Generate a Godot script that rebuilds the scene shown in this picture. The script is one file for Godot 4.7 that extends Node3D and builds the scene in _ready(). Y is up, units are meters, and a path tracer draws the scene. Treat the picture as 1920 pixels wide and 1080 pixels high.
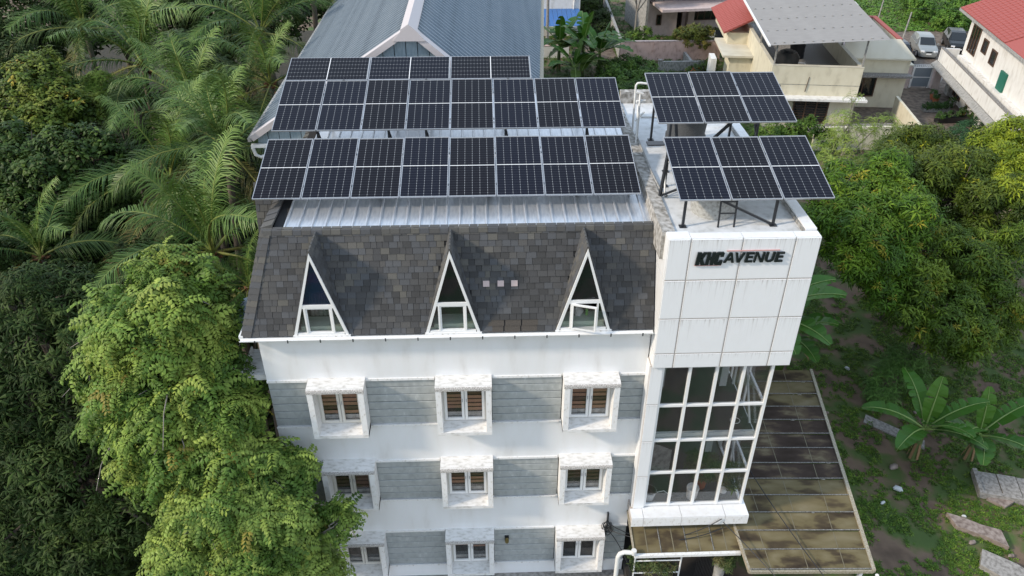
extends Node3D

# ---------------------------------------------------------------- mesh builder
class MB:
	var v := PackedVector3Array()
	var n := PackedVector3Array()
	var t := PackedVector2Array()
	var c := PackedColorArray()
	var tint := Color.WHITE
	func tri(p: Vector3, q: Vector3, r: Vector3, a := Vector2.ZERO, b := Vector2.ZERO, d := Vector2.ZERO) -> void:
		var m := (q - p).cross(r - p).normalized()
		v.append_array([p, r, q])
		n.append_array([m, m, m])
		t.append_array([a, d, b])
		c.append_array([tint, tint, tint])
	func quad(p: Vector3, q: Vector3, r: Vector3, s: Vector3) -> void:
		tri(p, q, r, Vector2(0, 0), Vector2(1, 0), Vector2(1, 1))
		tri(p, r, s, Vector2(0, 0), Vector2(1, 1), Vector2(0, 1))
	# eight corners: bottom ring a b c d (seen from above counter-clockwise), top ring e f g h
	func hexa(p: Array) -> void:
		quad(p[3], p[2], p[1], p[0])
		quad(p[4], p[5], p[6], p[7])
		for i in 4:
			var j := (i + 1) % 4
			quad(p[i], p[j], p[4 + j], p[4 + i])
	func box(at: Vector3, size: Vector3, b := Basis.IDENTITY) -> void:
		var h := size / 2
		var p := []
		for y in [-1, 1]:
			for q in [[-1, 1], [1, 1], [1, -1], [-1, -1]]:
				p.append(at + b * Vector3(q[0] * h.x, y * h.y, q[1] * h.z))
		hexa(p)
	func span(x0: float, x1: float, y0: float, y1: float, z0: float, z1: float) -> void:
		box(Vector3(x0 + x1, y0 + y1, z0 + z1) / 2, Vector3(absf(x1 - x0), absf(y1 - y0), absf(z1 - z0)))
	# a box with its four upright-facing front edges cut back (front is +z)
	func bevel(x0: float, x1: float, y0: float, y1: float, z0: float, z1: float, e: float) -> void:
		var B := [Vector3(x0, y0, z0), Vector3(x1, y0, z0), Vector3(x1, y1, z0), Vector3(x0, y1, z0)]
		var M := [Vector3(x0, y0, z1 - e), Vector3(x1, y0, z1 - e), Vector3(x1, y1, z1 - e), Vector3(x0, y1, z1 - e)]
		var F := [Vector3(x0 + e, y0 + e, z1), Vector3(x1 - e, y0 + e, z1), Vector3(x1 - e, y1 - e, z1), Vector3(x0 + e, y1 - e, z1)]
		quad(F[0], F[1], F[2], F[3])
		for i in 4:
			var j := (i + 1) % 4
			quad(B[i], B[j], M[j], M[i])
			quad(M[i], M[j], F[j], F[i])
	func bar(p: Vector3, q: Vector3, w: float, h: float, up := Vector3.UP) -> void:
		var d := q - p
		var z := d.normalized()
		var x := up.cross(z)
		if x.length() < 0.01:
			x = Vector3.RIGHT.cross(z)
		x = x.normalized()
		box((p + q) / 2, Vector3(w, h, d.length()), Basis(x, z.cross(x), z))
	func tube(p: Array, r: Array, sides := 8, capped := true) -> void:
		var rings := []
		for i in p.size():
			var d: Vector3 = (p[mini(i + 1, p.size() - 1)] - p[maxi(i - 1, 0)]).normalized()
			var x := d.cross(Vector3(0.13, 0.31, 0.94)).normalized()
			var y := d.cross(x)
			var ring := []
			for k in sides:
				var a := TAU * k / sides
				ring.append([p[i] + (x * cos(a) + y * sin(a)) * float(r[i]), x * cos(a) + y * sin(a)])
			rings.append(ring)
		for i in p.size() - 1:
			for k in sides:
				var l := (k + 1) % sides
				var q := [rings[i][k], rings[i][l], rings[i + 1][l], rings[i + 1][k]]
				for f in [[0, 1, 2], [0, 2, 3]]:
					for m in [f[0], f[2], f[1]]:
						v.append(q[m][0])
						n.append(q[m][1])
						t.append(Vector2(float(k) / sides, i))
						c.append(tint)
		if capped:
			for k in sides:
				var l := (k + 1) % sides
				tri(p[0], rings[0][l][0], rings[0][k][0])
				tri(p[-1], rings[-1][k][0], rings[-1][l][0])
	# polygon in the xy plane (counter-clockwise), from z0 to z1
	func prism(poly: Array, z0: float, z1: float, b := Transform3D.IDENTITY) -> void:
		var flat := PackedVector2Array(poly)
		var idx := Geometry2D.triangulate_polygon(flat)
		for i in range(0, idx.size(), 3):
			var a := flat[idx[i]]
			var d := flat[idx[i + 1]]
			var e := flat[idx[i + 2]]
			if (d - a).cross(e - a) < 0:
				var s := d
				d = e
				e = s
			tri(b * Vector3(a.x, a.y, z1), b * Vector3(d.x, d.y, z1), b * Vector3(e.x, e.y, z1))
			tri(b * Vector3(a.x, a.y, z0), b * Vector3(e.x, e.y, z0), b * Vector3(d.x, d.y, z0))
		for i in flat.size():
			var a := flat[i]
			var d := flat[(i + 1) % flat.size()]
			quad(b * Vector3(a.x, a.y, z0), b * Vector3(d.x, d.y, z0), b * Vector3(d.x, d.y, z1), b * Vector3(a.x, a.y, z1))
	func done() -> ArrayMesh:
		var m := ArrayMesh.new()
		var a := []
		a.resize(Mesh.ARRAY_MAX)
		a[Mesh.ARRAY_VERTEX] = v
		a[Mesh.ARRAY_NORMAL] = n
		a[Mesh.ARRAY_TEX_UV] = t
		a[Mesh.ARRAY_COLOR] = c
		m.add_surface_from_arrays(Mesh.PRIMITIVE_TRIANGLES, a)
		return m

# ---------------------------------------------------------------- names and tags
var used := {}
var M := {}
var R := RandomNumberGenerator.new()

func numbered(called: String, parent: Node) -> String:
	var key := "%d/%s" % [parent.get_instance_id(), called]
	var k: int = used.get(key, 0)
	used[key] = k + 1
	return called if k == 0 else "%s_%03d" % [called, k]

func put(called: String, mesh: Mesh, m: Material, parent: Node3D = self, at := Transform3D.IDENTITY) -> MeshInstance3D:
	var o := MeshInstance3D.new()
	o.mesh = mesh
	o.material_override = m
	o.transform = at
	o.name = numbered(called, parent)
	parent.add_child(o, true)
	return o

func build(called: String, mb: MB, m: Material, parent: Node3D = self, at := Transform3D.IDENTITY) -> MeshInstance3D:
	return put(called, mb.done(), m, parent, at)

func tag(o: Node, label: String, category := "", group := "", kind := "") -> Node:
	if label:
		o.set_meta("label", label)
	if category:
		o.set_meta("category", category)
	if group:
		o.set_meta("group", group)
	if kind:
		o.set_meta("kind", kind)
	return o

func thing(called: String, label: String, category: String, at := Vector3.ZERO, turn := 0.0, group := "") -> Node3D:
	var o := Node3D.new()
	o.name = numbered(called, self)
	add_child(o, true)
	o.position = at
	o.rotation.y = turn
	tag(o, label, category, group)
	return o

func copy(src: Node3D, base: String, label: String, xf: Transform3D) -> Node3D:
	var o: Node3D = src.duplicate()
	o.name = numbered(base, self)
	add_child(o, true)
	o.transform = xf
	o.set_meta("label", label)
	return o

# ---------------------------------------------------------------- materials
func lin(r: float, g: float, b: float) -> Color:
	return Color(r, g, b).linear_to_srgb()

func flat(r: float, g: float, b: float, rough := 0.8, metal := 0.0) -> StandardMaterial3D:
	var m := StandardMaterial3D.new()
	m.albedo_color = lin(r, g, b)
	m.roughness = rough
	m.metallic = metal
	return m

func noise_tex(seed_: int, freq: float, stops: Array, octaves := 4, size := 512, kind := FastNoiseLite.TYPE_SIMPLEX_SMOOTH) -> NoiseTexture2D:
	var f := FastNoiseLite.new()
	f.seed = seed_
	f.noise_type = kind
	f.frequency = freq
	f.fractal_octaves = octaves
	var g := Gradient.new()
	var off := PackedFloat32Array()
	var col := PackedColorArray()
	for s in stops:
		off.append(s[0])
		col.append(lin(s[1], s[2], s[3]))
	g.offsets = off
	g.colors = col
	var tx := NoiseTexture2D.new()
	tx.width = size
	tx.height = size
	tx.seamless = true
	tx.noise = f
	tx.color_ramp = g
	return tx

func mottled(seed_: int, freq: float, stops: Array, scale := Vector3.ONE, rough := 0.8, metal := 0.0, octaves := 4) -> StandardMaterial3D:
	var m := StandardMaterial3D.new()
	m.albedo_texture = noise_tex(seed_, freq, stops, octaves)
	m.uv1_triplanar = true
	m.uv1_world_triplanar = true
	m.uv1_scale = scale
	m.roughness = rough
	m.metallic = metal
	return m

func leafy(rough := 0.5, back := Color(0.15, 0.19, 0.05)) -> StandardMaterial3D:
	var m := StandardMaterial3D.new()
	m.vertex_color_use_as_albedo = true
	m.roughness = rough
	m.metallic_specular = 0.3
	m.backlight_enabled = true
	m.backlight = back
	m.cull_mode = BaseMaterial3D.CULL_DISABLED
	return m

func pane(alpha: float, r := 0.02, g := 0.03, b := 0.03) -> StandardMaterial3D:
	var m := flat(r, g, b, 0.03)
	m.albedo_color.a = alpha
	m.transparency = BaseMaterial3D.TRANSPARENCY_ALPHA
	return m

func cell_material(blue: float) -> StandardMaterial3D:
	# print of one half of a module: 6 columns by 12 rows of half cells with their silver lines
	var im := Image.create(384, 384, false, Image.FORMAT_RGB8)
	var cell := lin(0.006, 0.006 + 0.001 * blue, 0.009 + 0.006 * blue)
	im.fill(cell)
	for k in 6:
		for b in 9:
			im.fill_rect(Rect2i(k * 64 + 4 + b * 7, 0, 1, 384), lin(0.017, 0.017, 0.023))
	for r in 13:
		im.fill_rect(Rect2i(0, r * 32 - 1, 384, 2), lin(0.075, 0.08, 0.09))
	for k in 7:
		im.fill_rect(Rect2i(k * 64 - 1, 0, 3, 384), lin(0.12, 0.125, 0.13))
		for r in 13:
			im.fill_rect(Rect2i(k * 64 - 2, r * 32 - 5, 4, 10), lin(0.34, 0.35, 0.36))
	var m := StandardMaterial3D.new()
	m.albedo_texture = ImageTexture.create_from_image(im)
	m.roughness = 0.12
	m.metallic_specular = 0.22
	return m

func tile_material(seed_: int) -> StandardMaterial3D:
	# white cladding sheet with thin rain streaks that start under its upper joint and dirt along the joints
	var g := RandomNumberGenerator.new()
	g.seed = seed_
	var n := 192
	var f := FastNoiseLite.new()
	f.seed = seed_
	f.frequency = 0.02
	var dirt := PackedFloat32Array()
	dirt.resize(n * n)
	for k in 46:
		var x := g.randi_range(0, n - 3)
		var long := g.randi_range(8, 46) if g.randf() < 0.75 else g.randi_range(50, 150)
		var w := g.randi_range(1, 5)
		var a := g.randf_range(0.06, 0.26)
		for y in long:
			for q in w:
				dirt[(n - 1 - y) * n + mini(x + q, n - 1)] += a * (1.0 - float(y) / long)
	var im := Image.create(n, n, false, Image.FORMAT_RGB8)
	for y in n:
		for x in n:
			var e := minf(minf(x, n - 1 - x), minf(y, n - 1 - y))
			var d: float = dirt[y * n + x] + 0.34 * exp(-e / 1.8) + 0.03 * (0.5 - f.get_noise_2d(x, y * 0.5))
			d = clampf(d, 0.0, 0.75)
			im.set_pixel(x, y, lin(lerpf(0.79, 0.3, d), lerpf(0.8, 0.27, d), lerpf(0.81, 0.24, d)))
	var m := StandardMaterial3D.new()
	m.albedo_texture = ImageTexture.create_from_image(im)
	m.roughness = 0.42
	return m

func materials() -> void:
	M.white = mottled(1, 0.012, [[0.0, 0.66, 0.65, 0.635], [0.18, 0.72, 0.717, 0.71], [0.36, 0.755, 0.757, 0.755], [0.65, 0.77, 0.775, 0.78], [1.0, 0.785, 0.79, 0.795]], Vector3(0.3, 0.08, 0.3), 0.75, 0.0, 7)
	M.clad = mottled(2, 0.012, [[0.0, 0.68, 0.67, 0.65], [0.25, 0.74, 0.74, 0.735], [1.0, 0.79, 0.8, 0.81]], Vector3(0.8, 0.2, 0.8), 0.45, 0.0, 5)
	M.tiles = [tile_material(1), tile_material(2), tile_material(3)]
	M.clad_joint = mottled(3, 0.05, [[0.0, 0.34, 0.3, 0.265], [1.0, 0.62, 0.57, 0.53]], Vector3.ONE, 0.9)
	M.dirty = mottled(4, 0.012, [[0.0, 0.4, 0.385, 0.36], [0.22, 0.56, 0.545, 0.52], [0.42, 0.67, 0.66, 0.635], [0.62, 0.73, 0.72, 0.705], [1.0, 0.76, 0.755, 0.745]], Vector3(0.6, 0.9, 1.4), 0.95, 0.0, 9)
	M.hoodedge = mottled(6, 0.03, [[0.0, 0.08, 0.075, 0.07], [0.38, 0.24, 0.225, 0.21], [0.52, 0.4, 0.38, 0.355], [0.68, 0.58, 0.56, 0.53], [1.0, 0.7, 0.68, 0.66]], Vector3(1.6, 2.4, 2.4), 0.95, 0.0, 8)
	M.sidewhite = mottled(5, 0.02, [[0.0, 0.36, 0.34, 0.31], [0.16, 0.62, 0.6, 0.57], [0.36, 0.745, 0.74, 0.725], [1.0, 0.78, 0.78, 0.78]], Vector3(0.8, 0.5, 0.8), 0.8, 0.0, 6)
	M.siding = []
	for k in 3:
		M.siding.append(mottled(10 + k, 0.011, [[0.0, 0.28, 0.3, 0.295], [0.45, 0.335 + k * 0.015, 0.358 + k * 0.015, 0.357 + k * 0.015], [0.75, 0.37, 0.392, 0.39], [1.0, 0.48, 0.505, 0.5]], Vector3(0.7, 0.35, 0.7), 0.55))
	M.gap = flat(0.06, 0.065, 0.065, 0.9)
	M.frame = flat(0.78, 0.78, 0.77, 0.4)
	M.oldframe = flat(0.62, 0.6, 0.55, 0.5)
	M.wood = mottled(16, 0.03, [[0.0, 0.045, 0.025, 0.015], [1.0, 0.14, 0.075, 0.045]], Vector3(0.5, 3, 0.5), 0.5)
	M.blind = mottled(17, 0.03, [[0.0, 0.26, 0.13, 0.08], [1.0, 0.44, 0.26, 0.17]], Vector3(0.5, 3, 0.5), 0.5)
	M.dark = flat(0.012, 0.012, 0.012, 0.8)
	M.black = flat(0.012, 0.013, 0.015, 0.45)
	M.glass = pane(0.08)
	M.glass_clear = pane(0.12, 0.05, 0.07, 0.07)
	M.glass_dark = pane(0.72, 0.01, 0.014, 0.016)
	M.glass_blue = pane(0.6, 0.005, 0.016, 0.05)
	M.shingle = []
	for q in [[0.066, 0.066, 0.066], [0.076, 0.074, 0.071], [0.085, 0.083, 0.077], [0.073, 0.076, 0.081], [0.098, 0.094, 0.083], [0.056, 0.056, 0.057], [0.105, 0.101, 0.091], [0.044, 0.044, 0.044], [0.081, 0.084, 0.089]]:
		var i: int = M.shingle.size()
		M.shingle.append(mottled(20 + i, 0.06, [[0.0, q[0] * 0.68, q[1] * 0.68, q[2] * 0.68], [0.5, q[0], q[1], q[2]], [1.0, q[0] * 1.35, q[1] * 1.33, q[2] * 1.3]], Vector3(2.2, 1.1, 2.2), 0.9))
	M.deck = flat(0.02, 0.02, 0.021, 0.95)
	M.patch = mottled(31, 0.06, [[0.0, 0.03, 0.028, 0.025], [0.5, 0.07, 0.061, 0.052], [1.0, 0.1, 0.084, 0.07]], Vector3(1.2, 1.2, 1.2), 0.95)
	M.metal = mottled(32, 0.02, [[0.0, 0.55, 0.58, 0.62], [0.5, 0.68, 0.7, 0.73], [1.0, 0.8, 0.81, 0.82]], Vector3(1.2, 1, 0.25), 0.33, 0.75)
	M.flash = flat(0.6, 0.62, 0.64, 0.35, 0.6)
	M.bluemetal = []
	for k in 2:
		M.bluemetal.append(mottled(33 + k, 0.01, [[0.0, 0.13 + 0.03 * k, 0.16 + 0.04 * k, 0.19 + 0.04 * k], [0.5, 0.19 + 0.03 * k, 0.23 + 0.04 * k, 0.265 + 0.05 * k], [1.0, 0.24 + 0.03 * k, 0.275 + 0.04 * k, 0.305 + 0.05 * k]], Vector3(0.3, 0.3, 0.3), 0.6, 0.1))
	M.bluewall = mottled(35, 0.02, [[0.0, 0.2, 0.27, 0.31], [1.0, 0.3, 0.37, 0.41]], Vector3(1, 0.3, 1), 0.5)
	M.pinkwhite = flat(0.5, 0.46, 0.46, 0.6)
	M.alu = flat(0.42, 0.43, 0.45, 0.4, 0.5)
	M.cell = [cell_material(0.0), cell_material(0.6), cell_material(1.0)]
	M.steel = flat(0.016, 0.018, 0.022, 0.4)
	M.terrace = mottled(36, 0.012, [[0.0, 0.4, 0.4, 0.39], [0.4, 0.56, 0.57, 0.57], [1.0, 0.66, 0.67, 0.68]], Vector3(0.5, 0.5, 0.5), 0.7)
	M.grunge = mottled(37, 0.01, [[0.0, 0.14, 0.13, 0.115], [0.35, 0.26, 0.245, 0.22], [0.6, 0.38, 0.365, 0.34], [1.0, 0.54, 0.52, 0.49]], Vector3(0.9, 0.9, 0.9), 0.95, 0.0, 9)
	M.tank = mottled(38, 0.03, [[0.0, 0.04, 0.045, 0.05], [1.0, 0.11, 0.115, 0.12]], Vector3(1, 2, 1), 0.6)
	M.greytank = mottled(39, 0.02, [[0.0, 0.16, 0.15, 0.13], [0.5, 0.34, 0.34, 0.32], [1.0, 0.45, 0.45, 0.43]], Vector3(1, 1, 1), 0.7)
	M.pvc = flat(0.7, 0.7, 0.68, 0.4)
	M.canopy = []
	for k in 4:
		var stains := [[0.0, 0.035, 0.026, 0.02], [0.32, 0.075, 0.058, 0.036], [0.46, 0.135, 0.11, 0.058], [0.7, 0.165, 0.138, 0.078], [1.0, 0.21, 0.18, 0.115]]
		if k == 2:
			stains = [[0.0, 0.032, 0.024, 0.019], [0.52, 0.058, 0.043, 0.035], [0.68, 0.09, 0.068, 0.048], [0.85, 0.15, 0.125, 0.08], [1.0, 0.19, 0.16, 0.11]]
		M.canopy.append(mottled(40 + k, 0.004 + 0.001 * k, stains, Vector3(0.22, 0.22, 0.5), 0.9, 0.0, 7))
	for m in M.canopy:
		m.metallic_specular = 0.2
	M.canopy_bar = mottled(45, 0.03, [[0.0, 0.04, 0.04, 0.035], [0.5, 0.17, 0.165, 0.15], [1.0, 0.4, 0.39, 0.37]], Vector3.ONE, 0.5)
	M.canopy_edge = mottled(46, 0.03, [[0.0, 0.2, 0.17, 0.11], [1.0, 0.48, 0.44, 0.36]], Vector3.ONE, 0.7)
	M.seam = flat(0.16, 0.14, 0.09, 0.8)
	M.letter = flat(0.008, 0.014, 0.016, 0.25)
	M.redline = flat(0.55, 0.3, 0.28, 0.6)
	M.pinkplate = flat(0.5, 0.4, 0.38, 0.7)
	M.lime = flat(0.42, 0.5, 0.42, 0.7)
	M.inner = flat(0.03, 0.027, 0.025, 0.8)
	M.innerwhite = flat(0.5, 0.52, 0.52, 0.8)
	M.innerfloor = flat(0.05, 0.048, 0.046, 0.5)
	M.ground = mottled(50, 0.008, [[0.0, 0.068, 0.046, 0.031], [0.3, 0.135, 0.092, 0.062], [0.42, 0.149, 0.105, 0.069], [0.52, 0.101, 0.096, 0.040], [0.66, 0.061, 0.100, 0.022], [1.0, 0.047, 0.083, 0.018]], Vector3(0.11, 0.11, 0.11), 0.95, 0.0, 6)
	M.soil = mottled(51, 0.02, [[0.0, 0.06, 0.045, 0.035], [0.5, 0.13, 0.1, 0.078], [1.0, 0.2, 0.165, 0.13]], Vector3(0.2, 0.2, 0.2), 0.95, 0.0, 6)
	M.concrete = mottled(52, 0.02, [[0.0, 0.12, 0.11, 0.1], [0.5, 0.26, 0.245, 0.225], [1.0, 0.36, 0.34, 0.32]], Vector3(0.6, 0.6, 0.6), 0.9, 0.0, 5)
	M.stone = mottled(53, 0.01, [[0.0, 0.12, 0.09, 0.075], [0.5, 0.235, 0.19, 0.165], [1.0, 0.34, 0.29, 0.26]], Vector3(0.9, 0.9, 0.9), 0.95, 0.0, 5)
	M.cream = mottled(54, 0.01, [[0.0, 0.5, 0.46, 0.35], [0.4, 0.62, 0.575, 0.44], [1.0, 0.67, 0.63, 0.5]], Vector3(0.3, 0.15, 0.3), 0.85)
	M.creamtop = mottled(55, 0.006, [[0.0, 0.5, 0.47, 0.38], [0.5, 0.58, 0.55, 0.45], [1.0, 0.64, 0.61, 0.52]], Vector3(0.2, 0.2, 0.2), 0.9)
	M.sheet = mottled(56, 0.012, [[0.0, 0.235, 0.225, 0.215], [1.0, 0.29, 0.28, 0.268]], Vector3(0.15, 0.15, 0.5), 0.7)
	M.redtile = mottled(57, 0.04, [[0.0, 0.24, 0.05, 0.04], [0.5, 0.33, 0.075, 0.06], [1.0, 0.4, 0.105, 0.085]], Vector3(0.8, 0.8, 0.8), 0.7)
	M.pink = mottled(58, 0.015, [[0.0, 0.4, 0.27, 0.23], [0.4, 0.58, 0.41, 0.36], [1.0, 0.64, 0.47, 0.42]], Vector3(0.3, 0.2, 0.3), 0.85)
	M.pinkpale = mottled(59, 0.015, [[0.0, 0.44, 0.35, 0.33], [1.0, 0.6, 0.5, 0.47]], Vector3(0.3, 0.2, 0.3), 0.85)
	M.greywall = mottled(60, 0.02, [[0.0, 0.13, 0.13, 0.12], [0.5, 0.3, 0.295, 0.28], [1.0, 0.42, 0.41, 0.39]], Vector3(0.5, 0.3, 0.5), 0.9)
	M.whitehouse = mottled(61, 0.012, [[0.0, 0.5, 0.48, 0.44], [0.4, 0.7, 0.69, 0.66], [1.0, 0.78, 0.78, 0.76]], Vector3(0.3, 0.12, 0.3), 0.8)
	M.awning = flat(0.05, 0.15, 0.38, 0.5)
	M.mossy = mottled(62, 0.03, [[0.0, 0.07, 0.065, 0.055], [0.5, 0.2, 0.19, 0.18], [1.0, 0.5, 0.49, 0.47]], Vector3(0.6, 0.6, 0.6), 0.95, 0.0, 5)
	M.silver = flat(0.3, 0.315, 0.31, 0.3, 0.4)
	M.navy = flat(0.02, 0.025, 0.035, 0.25, 0.2)
	M.blackcar = flat(0.012, 0.013, 0.014, 0.2, 0.2)
	M.carglass = flat(0.012, 0.014, 0.016, 0.06)
	M.tyre = flat(0.015, 0.015, 0.015, 0.85)
	M.rim = flat(0.4, 0.4, 0.42, 0.3, 0.7)
	M.lamp = flat(0.75, 0.76, 0.78, 0.1)
	M.orange = flat(0.5, 0.12, 0.03, 0.4)
	M.gate = flat(0.2, 0.23, 0.26, 0.5)
	M.bark = mottled(63, 0.04, [[0.0, 0.05, 0.04, 0.03], [1.0, 0.16, 0.135, 0.11]], Vector3(1, 0.3, 1), 0.95)
	M.palebark = mottled(64, 0.04, [[0.0, 0.14, 0.12, 0.1], [1.0, 0.33, 0.3, 0.26]], Vector3(1, 0.4, 1), 0.9)
	M.palmbark = mottled(65, 0.05, [[0.0, 0.07, 0.055, 0.042], [1.0, 0.22, 0.185, 0.15]], Vector3(0.6, 2.5, 0.6), 0.95)
	M.husk = flat(0.16, 0.075, 0.03, 0.9)
	M.leaf = leafy(0.5)
	M.leaf_dull = leafy(0.65, Color(0.08, 0.1, 0.03))
	M.frond = leafy(0.45, Color(0.13, 0.16, 0.04))
	M.banana = leafy(0.42, Color(0.2, 0.28, 0.06))
	M.midrib = flat(0.2, 0.28, 0.08, 0.5)
	M.stalk = flat(0.09, 0.13, 0.04, 0.6)
	M.dryleaf = flat(0.22, 0.14, 0.07, 0.9)
	M.green = flat(0.01, 0.13, 0.09, 0.6)
	M.pot = flat(0.32, 0.1, 0.045, 0.8)
	M.bluecloth = flat(0.03, 0.13, 0.42, 0.8)
	M.bucket = mottled(66, 0.05, [[0.0, 0.35, 0.06, 0.05], [0.35, 0.6, 0.58, 0.55], [1.0, 0.7, 0.7, 0.68]], Vector3(2, 2, 2), 0.5)
	M.brass = flat(0.2, 0.16, 0.06, 0.35, 0.5)

# ---------------------------------------------------------------- foliage
func leaf_blade(mb: MB, at: Vector3, dir: Vector3, side: Vector3, length: float, width: float, droop := 0.25) -> void:
	var up := side.cross(dir).normalized()
	var m := at + dir * length * 0.5 + up * 0.06 * length
	var e := at + dir * length - up * droop * length
	var l := m + side * width / 2 - up * 0.12 * width
	var r := m - side * width / 2 - up * 0.12 * width
	mb.tri(at, r, m)
	mb.tri(at, m, l)
	mb.tri(m, r, e)
	mb.tri(m, e, l)

func rosette(seed_: int, count: int, length: float, width: float, tilt: float) -> ArrayMesh:
	var g := RandomNumberGenerator.new()
	g.seed = seed_
	var mb := MB.new()
	for k in count:
		var a := TAU * (k + g.randf() * 0.7) / count
		var e := tilt + g.randf_range(-0.5, 0.45)
		var d := Vector3(cos(a) * cos(e), sin(e), sin(a) * cos(e))
		var s := Vector3(-sin(a), g.randf_range(-0.3, 0.3), cos(a)).normalized()
		var f := g.randf_range(0.7, 1.2)
		var w := g.randf_range(0.66, 1.0)
		mb.tint = Color(w, w, w * 0.95)
		leaf_blade(mb, d * 0.02 + Vector3(0, g.randf_range(-0.1, 0.06), 0), d, s, length * f, width * f, g.randf_range(0.1, 0.5))
	return mb.done()

func spray(seed_: int, pairs: int, length: float, leaf: float, width: float, stems := 3) -> ArrayMesh:
	# a few hanging compound leaves: a curved stalk with a leaflet on each side at every node
	var g := RandomNumberGenerator.new()
	g.seed = seed_
	var mb := MB.new()
	for q in stems:
		var a := TAU * (q + g.randf() * 0.6) / stems
		var out := Vector3(cos(a), 0, sin(a))
		var side := Vector3(-sin(a), 0, cos(a))
		var p := Vector3(0, g.randf_range(-0.05, 0.05), 0)
		var e := g.randf_range(0.2, 0.7)
		for k in pairs:
			var f := float(k) / pairs
			var d := out * cos(e) + Vector3.UP * sin(e)
			p += d * length / pairs
			e -= 1.5 / pairs
			var w := g.randf_range(0.68, 1.0)
			mb.tint = Color(w, w, w * 0.9)
			for s in [-1, 1]:
				var ld: Vector3 = (side * s + d * 0.5 - Vector3.UP * g.randf_range(0.1, 0.6)).normalized()
				leaf_blade(mb, p, ld, ld.cross(Vector3.UP).normalized(), leaf * (1.0 - 0.35 * f) * g.randf_range(0.8, 1.15), width * (1.0 - 0.3 * f), 0.15)
	return mb.done()

func crown(called: String, parent: Node3D, meshes: Array, m: Material, lobes: Array, density: float, size: float, pal: Array, seed_: int, options := {}) -> void:
	var g := RandomNumberGenerator.new()
	g.seed = seed_
	var nz := FastNoiseLite.new()
	nz.seed = seed_
	nz.frequency = options.get("freq", 0.5)
	var balls := []
	for l in lobes:
		balls.append([Vector3(l[0], l[1], l[2]), float(l[3]) * float(options.get("shrink", 1.0))])
		for k in int(options.get("knobs", 5)):
			var d := Vector3(g.randfn(), g.randfn() * 0.8 + 0.25, g.randfn()).normalized()
			var r: float = l[3] * g.randf_range(0.32, 0.55)
			balls.append([Vector3(l[0], l[1], l[2]) + d * (l[3] - r * 0.35), r])
	var at := []
	var col := []
	var flatten: float = options.get("flatten", 0.85)
	for b in balls:
		var r: float = b[1]
		var count := int(density * 12.6 * r * r)
		for i in count:
			var d := Vector3(g.randfn(), g.randfn(), g.randfn()).normalized()
			if d.y < -0.45 and g.randf() < 0.55:
				continue
			var depth := g.randf()
			var rr := r * (1.06 - 0.42 * depth * depth)
			var p: Vector3 = b[0] + Vector3(d.x * rr, d.y * rr * flatten, d.z * rr)
			var inside := false
			for o in balls:
				if o != b and ((p - o[0]) * Vector3(1, 1 / flatten, 1)).length() < o[1] * 0.72:
					inside = true
					break
			if inside:
				continue
			var h := nz.get_noise_3dv(p * 1.6)
			if h < float(options.get("gaps", -0.42)) and depth < 0.7:
				continue
			var y := (d * 0.6 + Vector3(0, 0.65, 0) + Vector3(g.randfn(), g.randfn(), g.randfn()) * 0.3).normalized()
			var x := y.cross(Vector3(g.randfn(), g.randfn(), g.randfn())).normalized()
			var s := size * g.randf_range(0.6, 1.4)
			at.append(Transform3D(Basis(x * s, y * s, x.cross(y) * s), p))
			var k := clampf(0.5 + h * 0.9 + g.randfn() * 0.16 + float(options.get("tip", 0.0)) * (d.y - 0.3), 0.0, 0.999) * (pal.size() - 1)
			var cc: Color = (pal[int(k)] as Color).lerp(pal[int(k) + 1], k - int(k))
			if options.has("odd") and g.randf() < float(options.odd_share):
				cc = options.odd
			col.append(cc * g.randf_range(0.85, 1.15))
	for j in meshes.size():
		var mm := MultiMesh.new()
		mm.transform_format = MultiMesh.TRANSFORM_3D
		mm.use_colors = true
		mm.mesh = meshes[j]
		var ids := range(j, at.size(), meshes.size())
		if ids.is_empty():
			continue
		mm.instance_count = ids.size()
		for i in ids.size():
			mm.set_instance_transform(i, at[ids[i]])
			mm.set_instance_color(i, col[ids[i]])
		var o := MultiMeshInstance3D.new()
		o.multimesh = mm
		o.material_override = m
		o.name = numbered(called, parent)
		o.set_meta("kind", "stuff")
		parent.add_child(o, true)

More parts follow.
